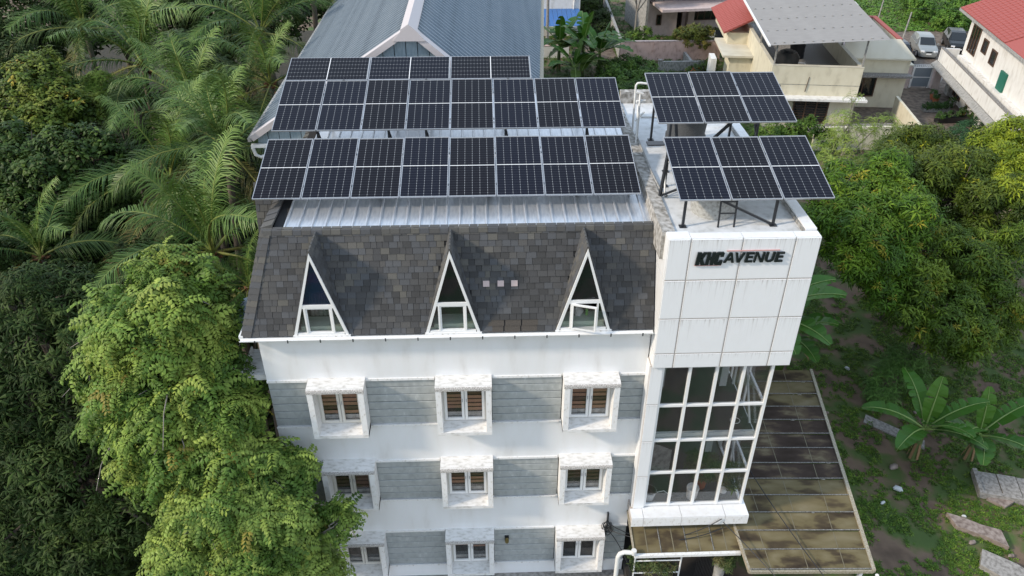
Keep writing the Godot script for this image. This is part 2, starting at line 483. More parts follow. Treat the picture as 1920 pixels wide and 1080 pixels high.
func tree(called: String, label: String, category: String, base: Vector3, trunk_r: float, lobes: Array, meshes: Array, m: Material, density: float, size: float, pal: Array, seed_: int, bark: Material, options := {}, group := "") -> Node3D:
	var o := thing(called, label, category, base, 0.0, group)
	var mid := Vector3.ZERO
	var rel := []
	for l in lobes:
		rel.append([l[0] - base.x, l[1] - base.y, l[2] - base.z, l[3]])
		mid += Vector3(l[0], l[1], l[2]) - base
	mid /= lobes.size()
	var fork := Vector3(mid.x * 0.35, mid.y * 0.5, mid.z * 0.35)
	var tb := MB.new()
	tb.tube([Vector3(0, -0.1, 0), fork * 0.5 + Vector3(0.08, 0, 0.05), fork], [trunk_r, trunk_r * 0.8, trunk_r * 0.62], 9)
	build("trunk", tb, bark, o)
	var g := RandomNumberGenerator.new()
	g.seed = seed_ + 7
	for l in rel:
		var lb := MB.new()
		var e := Vector3(l[0], l[1], l[2])
		var k := (fork + e) / 2 + Vector3(g.randf_range(-0.3, 0.3), g.randf_range(0, 0.4), g.randf_range(-0.3, 0.3))
		lb.tube([fork, k, e], [trunk_r * 0.5, trunk_r * 0.34, trunk_r * 0.14], 6)
		for q in 4:
			var d := Vector3(g.randfn(), g.randfn() * 0.7 + 0.3, g.randfn()).normalized()
			lb.tube([k.lerp(e, 0.3 + q * 0.2), e + d * float(l[3]) * 0.55, e + d * float(l[3]) * 1.0], [trunk_r * 0.17, trunk_r * 0.1, trunk_r * 0.045], 5)
		build("limb", lb, bark, o)
	for k in int(options.get("twigs", 0)) * rel.size():
		var l: Array = rel[k % rel.size()]
		var e := Vector3(l[0], l[1], l[2])
		var d := Vector3(g.randfn(), g.randfn() * 0.5 + 0.1, g.randfn() + 0.6).normalized()
		var s := Vector3(g.randfn(), g.randfn() - 0.2, g.randfn()) * 0.2
		var w := MB.new()
		w.tube([e + d * float(l[3]) * 0.4, e + d * float(l[3]) * 0.85 + s * 0.4, e + d * float(l[3]) * 1.12 + s, e + d * float(l[3]) * 1.2 + s * 2.2 - Vector3(0, 0.15, 0)], [0.022, 0.017, 0.012, 0.006], 5)
		build("twig", w, M.palebark, o)
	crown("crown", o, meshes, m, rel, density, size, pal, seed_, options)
	return o

func frond_mesh(seed_: int, length: float, elevation: float, bend: float, tone: Color, tip: Color) -> ArrayMesh:
	# a coconut leaf that sets out along +z: arched midrib with two combs of drooping leaflets
	var g := RandomNumberGenerator.new()
	g.seed = seed_
	var mb := MB.new()
	var steps := 80
	var p := Vector3.ZERO
	var e := elevation
	var rib := []
	var rad := []
	var sway := g.randf_range(-0.25, 0.25)
	for k in steps + 1:
		var f := float(k) / steps
		var d := Vector3(sin(sway * f), 0, cos(sway * f)) * cos(e) + Vector3.UP * sin(e)
		if k % 8 == 0 or k == steps:
			rib.append(p)
			rad.append(lerpf(0.05, 0.008, f))
		if f > 0.14:
			var span := length * 0.29 * (sin(PI * clampf((f - 0.06) / 0.98, 0, 1)) * 0.75 + 0.25)
			for s in [-1, 1]:
				var side: Vector3 = Vector3(cos(sway * f), 0, -sin(sway * f)) * s
				var up: Vector3 = d.cross(side) * s
				var a := g.randf_range(0.55, 0.8)
				var ld: Vector3 = (side * cos(a) + d * sin(a) + (up if up.y > 0 else -up) * g.randf_range(0.0, 0.3)).normalized()
				var sp := span * g.randf_range(0.8, 1.12)
				var w := 0.038 * g.randf_range(0.8, 1.2)
				var q := p
				var wd := d * w / 2
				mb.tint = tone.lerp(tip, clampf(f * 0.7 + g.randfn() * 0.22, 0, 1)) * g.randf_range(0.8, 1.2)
				for j in 3:
					var q2: Vector3 = q + ld * sp / 3
					var wd2: Vector3 = wd * [1.0, 0.75, 0.08][j]
					mb.tri(q - wd, q + wd, q2 + wd2)
					mb.tri(q - wd, q2 + wd2, q2 - wd2)
					q = q2
					wd = wd2
					ld = (ld - Vector3.UP * g.randf_range(0.35, 0.8)).normalized()
		p += d * length / steps
		e -= bend * (0.4 + 1.2 * f) / steps
	mb.tint = tone.lerp(Color(0.3, 0.3, 0.08), 0.5)
	mb.tube(rib, rad, 5)
	return mb.done()

func banana_leaf(seed_: int, length: float, width: float, elevation: float, bend: float, tone: Color) -> Array:
	var g := RandomNumberGenerator.new()
	g.seed = seed_
	var mb := MB.new()
	var rb := MB.new()
	var steps := 18
	var p := Vector3.ZERO
	var e := elevation
	var rib := []
	var rad := []
	var rows := []
	for k in steps + 1:
		var f := float(k) / steps
		var d := Vector3(0, sin(e), cos(e))
		var up := Vector3(0, cos(e), -sin(e))
		if f >= 0.16:
			var u := (f - 0.16) / 0.84
			var w := width / 2 * pow(sin(PI * clampf(u * 0.93 + 0.05, 0, 1)), 0.55)
			var rip := 0.04 * sin(k * 1.9 + seed_)
			rows.append([p, p + Vector3(-w, 0, 0) + up * (0.2 * w + rip * w) + d * 0.1 * w, p + Vector3(w, 0, 0) + up * (0.2 * w - rip * w) + d * 0.1 * w])
		rib.append(p + up * 0.008)
		rad.append(lerpf(0.035, 0.006, f))
		p += d * length / steps
		e -= bend * (0.35 + 1.3 * f) / steps
	for k in rows.size() - 1:
		for s in [1, 2]:
			mb.tint = tone * g.randf_range(0.92, 1.1)
			var torn := g.randf() < 0.16
			var a: Vector3 = rows[k][s]
			var b: Vector3 = rows[k + 1][s]
			if torn:
				b = b.lerp(rows[k + 1][0], 0.35) - Vector3(0, 0.05, 0)
			mb.tri(rows[k][0], a, b)
			mb.tri(rows[k][0], b, rows[k + 1][0])
	rb.tube(rib, rad, 5)
	return [mb.done(), rb.done()]

func banana(label: String, at: Vector3, height: float, leaves: Array, size: float, group := "") -> void:
	# leaves: [yaw, elevation kind]
	var o := thing("banana_plant", label, "banana plant", at, 0.0, group)
	var st := MB.new()
	st.tube([Vector3(0, -0.05, 0), Vector3(0.02, height * 0.5, 0), Vector3(0.03, height, 0.01)], [0.13 * size, 0.1 * size, 0.06 * size], 9)
	build("pseudostem", st, M.stalk, o)
	for l in leaves:
		var k: Array = M.banana_leaves[l[1]]
		var xf := Transform3D(Basis(Vector3.UP, l[0]) * Basis.from_scale(Vector3.ONE * size * float(l[2] if l.size() > 2 else 1.0)), Vector3(0.03, height - 0.05, 0.01))
		var lf := put("leaf", k[0], M.banana if l[1] != 4 else M.dryleaf, o, xf)
		put("midrib", k[1], M.midrib if l[1] != 4 else M.dryleaf, lf)
	if leaves.size() > 5:
		var hk := MB.new()
		for q in 5:
			var a := q * 1.3
			hk.bar(Vector3(0.1 * cos(a), height * 0.55, 0.1 * sin(a)), Vector3(0.2 * cos(a), height * 0.1, 0.2 * sin(a)), 0.09, 0.02)
		build("dry_sheath", hk, M.dryleaf, o)

func palm(label: String, at: Vector3, lean: Vector3, size: float, n: int, seed_: int, young := false) -> void:
	var g := RandomNumberGenerator.new()
	g.seed = seed_
	var base := Vector3(at.x - lean.x, 0, at.z - lean.z)
	var o := thing("coconut_palm", label, "palm tree", base, 0.0, "coconut palms beside the building")
	var top := at - base
	var tb := MB.new()
	tb.tube([Vector3(0, -0.1, 0), Vector3(lean.x * 0.25, top.y * 0.35, lean.z * 0.25), Vector3(lean.x * 0.6, top.y * 0.7, lean.z * 0.6), top], [0.22, 0.15, 0.13, 0.14], 9)
	build("trunk", tb, M.palmbark, o)
	var hb := MB.new()
	for k in 9:
		var a := g.randf() * TAU
		hb.tube([top + Vector3(0, -0.1, 0), top + Vector3(cos(a) * 0.3, g.randf_range(-0.1, 0.25), sin(a) * 0.3)], [0.07, 0.03], 5)
	build("leaf_base", hb, M.husk, o)
	if not young:
		for k in 6:
			var a := g.randf() * TAU
			var nb := MB.new()
			nb.tube([Vector3(0, 0.14, 0), Vector3(0, 0.08, 0), Vector3(0, -0.08, 0), Vector3(0, -0.14, 0)], [0.02, 0.11, 0.11, 0.02], 8)
			build("coconut", nb, M.husk if k % 2 else M.stalk, o, Transform3D(Basis(Vector3.RIGHT, g.randf()), top + Vector3(cos(a) * 0.28, -0.3 - g.randf() * 0.15, sin(a) * 0.28)))
	for k in n:
		var f := float(k) / n
		var kind := clampi(int(f * 6.0), 0, 5)
		var yaw := k * 2.399 + g.randf_range(-0.25, 0.25)
		var s := size * g.randf_range(0.85, 1.1) * (0.8 if kind == 0 else 1.0)
		var b := Basis(Vector3.UP, yaw) * Basis(Vector3.FORWARD, g.randf_range(-0.35, 0.35))
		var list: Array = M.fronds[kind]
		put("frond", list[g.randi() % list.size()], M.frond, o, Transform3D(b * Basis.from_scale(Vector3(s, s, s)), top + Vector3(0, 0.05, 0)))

# ---------------------------------------------------------------- the white office building
const XL := -5.98
const XR := 3.46
const SB := Vector3(0, 9.4, 0.16)     # foot of the steep shingle slope
const ST := Vector3(0, 11.7, -0.8)    # its top
const DORMERS := [-4.4, -1.31, 1.77]

func slope(x: float, f: float, lift := 0.0) -> Vector3:
	var n := Vector3(0, 0.8, 2.3).normalized()
	return Vector3(x, lerpf(SB.y, ST.y, f), lerpf(SB.z, ST.z, f)) + n * lift

func shingle_piece(mb: MB, x0: float, x1: float, f0: float, f1: float, lift: float) -> void:
	# a thin slab whose lower edge stands proud of the row below
	var g := 0.004
	mb.hexa([slope(x0 + g, f0, lift + 0.02), slope(x1 - g, f0, lift + 0.02), slope(x1 - g, f0, 0.0), slope(x0 + g, f0, 0.0),
		slope(x0 + g, f1, lift + 0.005), slope(x1 - g, f1, lift + 0.005), slope(x1 - g, f1, 0.0), slope(x0 + g, f1, 0.0)])

func office(b: Node3D) -> void:
	var mb := MB.new()
	# carcass behind the visible skins
	mb.span(XL + 0.02, XR, -0.2, 9.1, -0.4, -0.06)
	mb.span(XL, XL + 0.3, -0.2, 9.1, -8.4, -0.4)
	mb.span(XL, XR, -0.2, 9.1, -8.6, -8.4)
	mb.span(XL, XR, 8.9, 9.1, -8.4, -0.4)
	build("wall", mb, M.white, b)
	for band in [[0.0, 0.62], [2.13, 3.45], [4.995, 6.33], [7.86, 9.36]]:
		var w := MB.new()
		w.bevel(XL, XR, band[0], band[1], -0.06, 0.0, 0.006)
		build("wall_band", w, M.white, b)
	# thin trims over and under the grey planks
	for y in [7.847, 4.995, 2.13]:
		for s in [[XL, -4.98], [-3.57, -1.85], [-0.41, 1.32], [2.8, XR]]:
			var w := MB.new()
			w.span(s[0], s[1], y + 0.004, y + 0.07, 0.001, 0.03)
			build("trim", w, M.sidewhite, b)
			w = MB.new()
			w.span(s[0], s[1], y - 1.545, y - 1.49, 0.001, 0.025)
			build("trim", w, M.sidewhite, b)
	var row := 0
	for y in [7.847, 4.99, 2.125]:
		var back := MB.new()
		back.span(XL + 0.03, XR - 0.002, y - 1.49, y, -0.0595, -0.058)
		build("siding_backing", back, M.gap, b)
		var sec := 0
		for s in [[XL, -4.93], [-3.57, -1.82], [-0.42, 1.36], [2.77, XR]]:
			for k in 6:
				var p := MB.new()
				p.bevel(s[0] + 0.002, s[1] - 0.002, y - 1.49 + k * 0.2482 + 0.009, y - 1.49 + (k + 1) * 0.2482 - 0.009, -0.0575, -0.028 + 0.003 * ((k * 7 + sec * 3) % 3), 0.01)
				build("siding_plank", p, M.siding[(k * 5 + sec * 2 + row) % 3], b)
			sec += 1
		row += 1
	var spots := []
	for y in [[7.93, 6.33], [5.1, 3.56], [2.17, 0.62]]:
		for x in [-4.255, -1.12, 2.065]:
			spots.append([x, y[0], y[1]])
	for k in spots.size():
		window_box(b, spots[k][0], spots[k][1], spots[k][2], k)
	mansard(b)
	attic(b)
	tower(b)

func window_box(b: Node3D, x: float, top: float, low: float, k: int) -> void:
	var w := 0.69
	var o := Node3D.new()
	o.name = numbered("window", b)
	b.add_child(o, true)
	var hood := MB.new()
	hood.prism([Vector2(0.0, top + 0.03), Vector2(0.0, top - 0.11), Vector2(0.455, top - 0.11), Vector2(0.455, top - 0.045), Vector2(0.4, top + 0.0)], -w - 0.01, w + 0.01, Transform3D(Basis(Vector3(0, 0, 1), Vector3(0, 1, 0), Vector3(-1, 0, 0)), Vector3(x, 0, 0)))
	build("hood", hood, M.dirty, o)
	var edge := MB.new()
	edge.hexa([Vector3(x - w - 0.012, top - 0.1, 0.462), Vector3(x + w + 0.012, top - 0.1, 0.462), Vector3(x + w + 0.012, top - 0.1, 0.44), Vector3(x - w - 0.012, top - 0.1, 0.44), Vector3(x - w - 0.012, top - 0.03, 0.452), Vector3(x + w + 0.012, top - 0.03, 0.452), Vector3(x + w + 0.012, top + 0.003, 0.385), Vector3(x - w - 0.012, top + 0.003, 0.385)])
	build("hood_edge", edge, M.hoodedge, o)
	var sill := MB.new()
	sill.prism([Vector2(0.0, low + 0.16), Vector2(0.0, low), Vector2(0.452, low), Vector2(0.452, low + 0.1)], -w, w, Transform3D(Basis(Vector3(0, 0, 1), Vector3(0, 1, 0), Vector3(-1, 0, 0)), Vector3(x, 0, 0)))
	build("sill", sill, M.dirty, o)
	for s in [-1, 1]:
		var j := MB.new()
		j.span(x + s * (w - 0.14), x + s * w, low + 0.002, top - 0.112, -0.02, 0.448)
		build("jamb", j, M.sidewhite, o)
	var hw := w - 0.14
	var y0 := low + 0.165
	var y1 := top - 0.115
	var bk := MB.new()
	bk.span(x - hw, x + hw, y0, y1, -0.058, -0.02)
	build("room_darkness", bk, M.dark, o)
	var fr := MB.new()
	for e in [[x - hw, x - hw + 0.035, y0, y1], [x + hw - 0.035, x + hw, y0, y1], [x - hw + 0.035, x + hw - 0.035, y1 - 0.03, y1], [x - hw + 0.035, x + hw - 0.035, y0, y0 + 0.03]]:
		fr.span(e[0], e[1], e[2], e[3], -0.02, 0.06)
	build("frame", fr, M.oldframe, o)
	for s in [-1, 1]:
		var a: float = x + (0.006 if s > 0 else -hw + 0.037)
		var c: float = x + (hw - 0.037 if s > 0 else -0.006)
		var cs := MB.new()
		var cy0 := y0 + 0.032
		var cy1 := y1 - 0.032
		cs.bevel(a, a + 0.07, cy0, cy1, 0.02, 0.085, 0.008)
		cs.bevel(c - 0.07, c, cy0, cy1, 0.02, 0.085, 0.008)
		cs.bevel(a + 0.07, c - 0.07, cy1 - 0.07, cy1, 0.02, 0.082, 0.008)
		cs.bevel(a + 0.07, c - 0.07, cy0, cy0 + 0.07, 0.02, 0.082, 0.008)
		build("casement", cs, M.frame if k % 3 else M.oldframe, o)
		var gl := MB.new()
		gl.span(a + 0.07, c - 0.07, cy0 + 0.07, cy1 - 0.07, 0.045, 0.05)
		build("pane", gl, M.glass if k != 8 else M.glass_dark, o)
		if k != 8:
			var n := 7 if k < 3 else 6
			var ph: float = (cy1 - cy0 - 0.14) * ([0.84, 0.8, 0.86, 0.8, 0.74, 0.7, 0.3, 0.5, 0.0][k] + (0.04 * s if k % 2 else 0.0)) / n
			for q in n:
				var bl := MB.new()
				var yy := cy1 - 0.07 - (q + 0.5) * ph
				bl.box(Vector3((a + c) / 2, yy, 0.005), Vector3(c - a - 0.14, ph * 0.9, 0.008), Basis(Vector3.RIGHT, 0.22))
				build("blind_slat", bl, (M.blind if k not in [3, 5, 6] else M.wood) if (q * 2 + k) % 5 else M.wood, o)
			var ls := MB.new()
			ls.span(a + 0.07, c - 0.07, cy0 + 0.07, cy0 + 0.07 + (cy1 - cy0) * 0.1, -0.018, -0.01)
			build("inner_ledge", ls, M.greywall, o)
		var hd := MB.new()
		hd.bar(Vector3(x + s * 0.05, (y0 + y1) / 2, 0.1), Vector3(x + s * 0.05, (y0 + y1) / 2 + 0.1, 0.1), 0.018, 0.018, Vector3.RIGHT)
		build("handle", hd, M.alu, o)

func mansard(b: Node3D) -> void:
	# roof deck in strips, leaving the three dormers open
	var deck := MB.new()
	var strip := func(poly: Array) -> void:
		var p := []
		for q in poly:
			p.append(slope(q[0], q[1], -0.002))
		for i in range(1, p.size() - 1):
			deck.tri(p[0], p[i], p[i + 1])
	var edges := [-6.25]
	for d in DORMERS:
		edges += [d - 0.66, d + 0.66]
	edges.append(XR)
	for i in range(0, 8, 2):
		strip.call([[edges[i], 0.0], [edges[i + 1], 0.0], [edges[i + 1], 1.0], [edges[i] if i else -5.62, 1.0]])
	for d in DORMERS:
		strip.call([[d - 0.66, 0], [d - 0.6, 0], [d, 0.95], [d, 1.0], [d - 0.66, 1.0]])
		strip.call([[d + 0.66, 0], [d + 0.66, 1.0], [d, 1.0], [d, 0.95], [d + 0.6, 0]])
	var rf := build("mansard_roof", deck, M.deck, b)
	var g := RandomNumberGenerator.new()
	g.seed = 77
	var nz := FastNoiseLite.new()
	nz.seed = 5
	nz.frequency = 0.55
	var rows := 17
	var single := 0
	var rest := {}
	for r in rows:
		var f0 := float(r) / rows
		var f1 := float(r + 1) / rows + 0.012
		var x := lerpf(-6.22, -5.62, f0) + 0.02
		while x < XR - 0.02:
			var x1 := minf(x + g.randf_range(0.12, 0.25), XR)
			if XR - x1 < 0.07:
				x1 = XR
			var c := (x + x1) / 2
			var keep := true
			for d in DORMERS:
				if absf(c - d) < 0.6 * (1.0 - f0 / 0.95) - 0.03:
					keep = false
			if x > -0.5 and x < 0.68 and r < 2 and x1 < 0.72:
				keep = r == 0 and x > 9
			if keep:
				var mb := MB.new()
				shingle_piece(mb, x, x1, f0, f1, g.randf_range(0.0, 0.008))
				# tone bands: darker low down and to the right, with streaks beside the dormers
				var darken := nz.get_noise_2d(c * 2.4, f0 * 2.2) + 0.30 * smoothstep(-5.5, 2.5, c) - 0.55 * f0 + 0.12
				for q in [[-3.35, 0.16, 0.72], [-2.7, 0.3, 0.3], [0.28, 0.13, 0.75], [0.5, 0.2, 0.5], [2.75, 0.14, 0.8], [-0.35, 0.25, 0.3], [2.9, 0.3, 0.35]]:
					darken += 0.5 * exp(-pow((c - q[0] + 0.08 * sin(f0 * 9.0)) / q[1], 2)) * smoothstep(q[2] + 0.06, q[2] - 0.25, f0)
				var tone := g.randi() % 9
				if darken > 0.16:
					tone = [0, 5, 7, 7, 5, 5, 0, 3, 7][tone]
				elif darken > -0.1:
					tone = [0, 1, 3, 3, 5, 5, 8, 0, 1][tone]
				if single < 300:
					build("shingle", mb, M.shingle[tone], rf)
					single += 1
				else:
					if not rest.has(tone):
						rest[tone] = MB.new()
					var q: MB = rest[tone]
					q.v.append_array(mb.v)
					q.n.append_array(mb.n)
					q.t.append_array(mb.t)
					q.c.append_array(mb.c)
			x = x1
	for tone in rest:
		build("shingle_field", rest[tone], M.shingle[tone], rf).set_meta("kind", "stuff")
	var pt := MB.new()
	for r in 2:
		for q in 3:
			shingle_piece(pt, -0.5 + q * 0.4 + r * 0.02, -0.12 + q * 0.4 + r * 0.02, r / 17.0, (r + 1) / 17.0, 0.004)
	build("roof_patch", pt, M.patch, rf)
	for x in [-0.51, -0.17, 0.15]:
		var pl := MB.new()
		var p := slope(x, 0.47, 0.03)
		pl.box(p, Vector3(0.15, 0.14, 0.02), Basis(Vector3.RIGHT, -0.4))
		build("fixing_plate", pl, M.pinkplate, rf)
	# cap course along the top edge
	var x := -5.6
	var i := 0
	while x < XR:
		var x1 := minf(x + 0.2 + 0.05 * ((i * 7) % 3) * 0.5, XR)
		var mb := MB.new()
		var a := slope(0, 0.955, 0.035)
		var t := slope(0, 1.0, 0.045)
		mb.hexa([Vector3(x + 0.004, a.y, a.z), Vector3(x1 - 0.004, a.y, a.z), Vector3(x1 - 0.004, a.y, a.z - 0.06), Vector3(x + 0.004, a.y, a.z - 0.06),
			Vector3(x + 0.004, t.y, t.z), Vector3(x1 - 0.004, t.y, t.z), Vector3(x1 - 0.004, t.y - 0.02, t.z - 0.14), Vector3(x + 0.004, t.y - 0.02, t.z - 0.14)])
		mb.quad(Vector3(x + 0.004, t.y, t.z), Vector3(x1 - 0.004, t.y, t.z), Vector3(x1 - 0.004, t.y + 0.012, t.z - 0.16), Vector3(x + 0.004, t.y + 0.012, t.z - 0.16))
		build("cap_shingle", mb, M.shingle[[2, 0, 4, 3, 1, 8, 2, 6, 0, 4, 3, 5, 2][i % 13]], rf)
		x = x1
		i += 1
	# hip at the left end, with the left slope behind it
	var hip := MB.new()
	hip.quad(Vector3(-6.25, 9.4, -8.4), Vector3(-6.25, 9.4, 0.16), Vector3(-5.62, 11.7, -0.8), Vector3(-5.62, 11.7, -8.4))
	build("side_slope", hip, M.shingle[0], rf)
	for k in 17:
		var p := Vector3(-6.25, 9.4, 0.16).lerp(Vector3(-5.62, 11.7, -0.8), k / 17.0)
		var q := Vector3(-6.25, 9.4, 0.16).lerp(Vector3(-5.62, 11.7, -0.8), (k + 1.12) / 17.0)
		var mb := MB.new()
		var out := Vector3(-0.3, 0.1, 0.35).normalized() * 0.04
		mb.hexa([p + out + Vector3(-0.03, 0, -0.02), p + Vector3(0.2, 0, 0.05), p + Vector3(0.2, 0, -0.02), p + Vector3(-0.05, 0, -0.25),
			q + out * 0.4 + Vector3(-0.03, 0, -0.02), q + Vector3(0.2, 0, 0.035), q + Vector3(0.2, 0, -0.02), q + Vector3(-0.05, 0, -0.25)])
		build("hip_shingle", mb, M.shingle[[0, 3, 2, 8, 1, 4, 0][k % 7]], rf)
	for k in 24:
		var z := -0.9 - k * 0.31
		var mb := MB.new()
		mb.hexa([Vector3(-5.68, 11.66, z), Vector3(-5.4, 11.74, z), Vector3(-5.4, 11.74, z - 0.3), Vector3(-5.68, 11.66, z - 0.3), Vector3(-5.68, 11.72, z), Vector3(-5.4, 11.81, z), Vector3(-5.4, 11.79, z - 0.3), Vector3(-5.68, 11.7, z - 0.3)])
		build("side_cap_shingle", mb, M.shingle[[2, 0, 3, 1, 8, 4][k % 6]], rf)
	# a gable on the left side: only the plane that faces the street shows
	var sg := MB.new()
	sg.hexa([Vector3(-6.2, 9.4, -2.1), Vector3(-5.5, 9.4, -2.1), Vector3(-5.5, 9.4, -3.6), Vector3(-6.2, 9.4, -3.6), Vector3(-6.2, 11.95, -2.78), Vector3(-5.5, 11.95, -2.78), Vector3(-5.5, 11.95, -2.92), Vector3(-6.2, 11.95, -2.92)])
	var sd := build("side_gable", sg, M.deck, b)
	for r in 15:
		for q in 4:
			var mb := MB.new()
			var f := r / 15.0
			var f1 := (r + 1.1) / 15.0
			var x0 := -6.24 + q * 0.2 - (0.1 if r % 2 else 0.0)
			var x2 := minf(x0 + 0.19, -5.5)
			x0 = maxf(x0, -6.24)
			var z0 := lerpf(-2.1, -2.78, f)
			var z1 := lerpf(-2.1, -2.78, f1)
			var y0 := lerpf(9.4, 11.95, f)
			var y1 := lerpf(9.4, 11.95, f1)
			mb.hexa([Vector3(x0, y0, z0 + 0.03), Vector3(x2, y0, z0 + 0.03), Vector3(x2, y0, z0), Vector3(x0, y0, z0), Vector3(x0, y1, z1 + 0.012), Vector3(x2, y1, z1 + 0.012), Vector3(x2, y1, z1), Vector3(x0, y1, z1)])
			build("shingle", mb, M.shingle[(r * 5 + q * 3) % 4 + (4 if (r + q) % 5 == 0 else 0)], sd)
	for k in DORMERS.size():
		dormer(b, DORMERS[k], k)
	# gutter, its clips and the fascia under it
	var gt := MB.new()
	var prof := []
	for k in 9:
		var a := PI + PI * k / 8.0
		prof.append(Vector2(0.06 * cos(a), 0.06 * sin(a)))
	for k in 9:
		var a := TAU - PI * k / 8.0
		prof.append(Vector2(0.048 * cos(a), 0.048 * sin(a)))
	gt.prism(prof, 0.02 - XR, 6.3, Transform3D(Basis(Vector3(0, 0, 1), Vector3(0, 1, 0), Vector3(-1, 0, 0)), Vector3(0, 9.385, 0.265)))
	var gu := build("gutter", gt, M.frame, b)
	for k in 13:
		var cl := MB.new()
		cl.span(-5.95 + k * 0.76, -5.925 + k * 0.76, 9.31, 9.39, 0.31, 0.332)
		build("gutter_clip", cl, M.steel, gu)
	var sgut := MB.new()
	sgut.span(-6.34, -6.24, 9.34, 9.43, -8.4, 0.18)
	build("side_gutter", sgut, M.frame, b)
	var so := MB.new()
	so.span(-6.25, XR - 0.01, 9.3, 9.36, 0.001, 0.185)
	build("soffit", so, M.sidewhite, b)

func dormer(b: Node3D, x: float, k: int) -> void:
	var o := Node3D.new()
	o.name = numbered("dormer", b)
	b.add_child(o, true)
	var zf := 0.14
	var hw := 0.64
	var y0 := 9.43
	var ya := 11.66
	var rz := -0.78
	var g := RandomNumberGenerator.new()
	g.seed = 90 + k
	for s in [-1, 1]:
		var core := MB.new()
		var B := Vector3(x + s * hw, y0, zf)
		var A := Vector3(x, ya, zf)
		var C := Vector3(x, ya, rz)
		var inn := Vector3(-s * 0.03, -0.01, 0)
		core.tri(B, A, C)
		core.tri(B + inn, C + inn, A + inn)
		build("roof_plane", core, M.deck, o)
		# shingle courses follow the ridge, from the front edge back to the main slope
		var sh := {}
		var nrm := Vector3(s * (ya - y0), hw, 0).normalized()
		for r in 15:
			var f := r / 15.0
			var f1 := (r + 1.06) / 15.0
			var z := zf + 0.012
			var back := lerpf(zf, rz, f) - 0.04
			while z > back:
				var z1 := maxf(z - g.randf_range(0.13, 0.22), back)
				var P := B.lerp(A, f)
				var Q := B.lerp(A, minf(f1, 1.0))
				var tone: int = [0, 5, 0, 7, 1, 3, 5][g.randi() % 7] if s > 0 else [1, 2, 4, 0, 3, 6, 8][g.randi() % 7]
				if not sh.has(tone):
					sh[tone] = MB.new()
				var q: MB = sh[tone]
				var a := Vector3(P.x, P.y, z - 0.003)
				var c := Vector3(P.x, P.y, z1 + 0.003)
				var d := Vector3(Q.x, Q.y, z - 0.003)
				var e := Vector3(Q.x, Q.y, z1 + 0.003)
				var u := nrm * (0.026 + g.randf() * 0.006)
				var l := nrm * 0.01
				if s > 0:
					q.hexa([a, c, c - nrm * 0.004, a - nrm * 0.004, d + l, e + l, e, d])
					q.quad(a + u, c + u, e + l, d + l)
					q.quad(a, c, c + u, a + u)
					q.quad(a, a + u, d + l, d)
				else:
					q.quad(c + u, a + u, d + l, e + l)
					q.quad(c, a, a + u, c + u)
					q.quad(a + u, a, d, d + l)
				z = z1
		for tone in sh:
			build("shingle_field", sh[tone], M.shingle[tone], o).set_meta("kind", "stuff")
	for q in 6:
		var cp := MB.new()
		var z := zf + 0.02 - q * 0.155
		cp.hexa([Vector3(x - 0.06, ya - 0.09, z), Vector3(x + 0.06, ya - 0.09, z), Vector3(x + 0.06, ya - 0.09, z - 0.16), Vector3(x - 0.06, ya - 0.09, z - 0.16), Vector3(x - 0.016, ya + 0.045, z), Vector3(x + 0.016, ya + 0.045, z), Vector3(x + 0.016, ya + 0.03, z - 0.16), Vector3(x - 0.016, ya + 0.03, z - 0.16)])
		build("ridge_shingle", cp, M.shingle[[1, 2, 0][q % 3]], o)
	# the white A-shaped window
	var z0 := zf - 0.02
	var z1 := zf + 0.05
	var th := 0.072
	var fr := MB.new()
	var sl := (ya - y0) / hw
	for s in [-1, 1]:
		var poly := [Vector2(s * hw, y0), Vector2(0, ya), Vector2(0, ya - th * sl * 0.72), Vector2(s * (hw - th), y0)]
		if s < 0:
			poly.reverse()
		var sh := []
		for p in poly:
			sh.append(p + Vector2(x, 0))
		fr.prism(sh, z0, z1)
	var ybar := y0 + 0.8
	var wb := hw * (1 - 0.8 / (ya - y0)) - 0.04
	fr.span(x - wb, x + wb, ybar - 0.045, ybar + 0.045, z0 + 0.005, z1 - 0.004)
	fr.span(x - hw + 0.1, x + hw - 0.1, y0, y0 + 0.05, z0 + 0.005, z1 - 0.004)
	for s in [-1, 1]:
		var p0 := Vector3(x + s * 0.31, y0 + 0.05, 0)
		var p1 := Vector3(x + s * 0.31, ybar - 0.045, 0)
		fr.span(p0.x - 0.02, p0.x + 0.02, p0.y, p1.y, z0 + 0.005, z1 - 0.002)
	build("window_frame", fr, M.frame, o)
	var sillm := MB.new()
	sillm.span(x - hw - 0.02, x + hw + 0.04, y0 - 0.06, y0 - 0.002, zf - 0.1, zf + 0.075)
	build("window_sill", sillm, M.sidewhite, o)
	var up := MB.new()
	up.prism([Vector2(x - wb + 0.02, ybar + 0.04), Vector2(x + wb - 0.02, ybar + 0.04), Vector2(x, ya - 0.24)], zf + 0.01, zf + 0.014)
	build("upper_pane", up, M.glass_blue if k == 0 else M.glass_dark, o)
	for s in [-1, 1]:
		var lp := MB.new()
		var tri := [Vector2(x + s * 0.34, y0 + 0.05), Vector2(x + s * 0.34, ybar - 0.045), Vector2(x + s * (wb - 0.02), ybar - 0.045), Vector2(x + s * (hw - 0.1), y0 + 0.05)]
		if s > 0:
			tri.reverse()
		lp.prism(tri, zf + 0.01, zf + 0.014)
		build("side_pane", lp, M.glass_clear, o)
	# middle casement; on the right-hand dormer it stands ajar
	var cs := MB.new()
	var w := 0.29
	var h := ybar - 0.045 - y0 - 0.05
	for e in [[0.0, 0.038, 0.0, h], [2 * w - 0.038, 2 * w, 0.0, h], [0.038, 2 * w - 0.038, 0.0, 0.03], [0.038, 2 * w - 0.038, h - 0.035, h]]:
		cs.span(e[0], e[1], e[2], e[3], -0.02, 0.03)
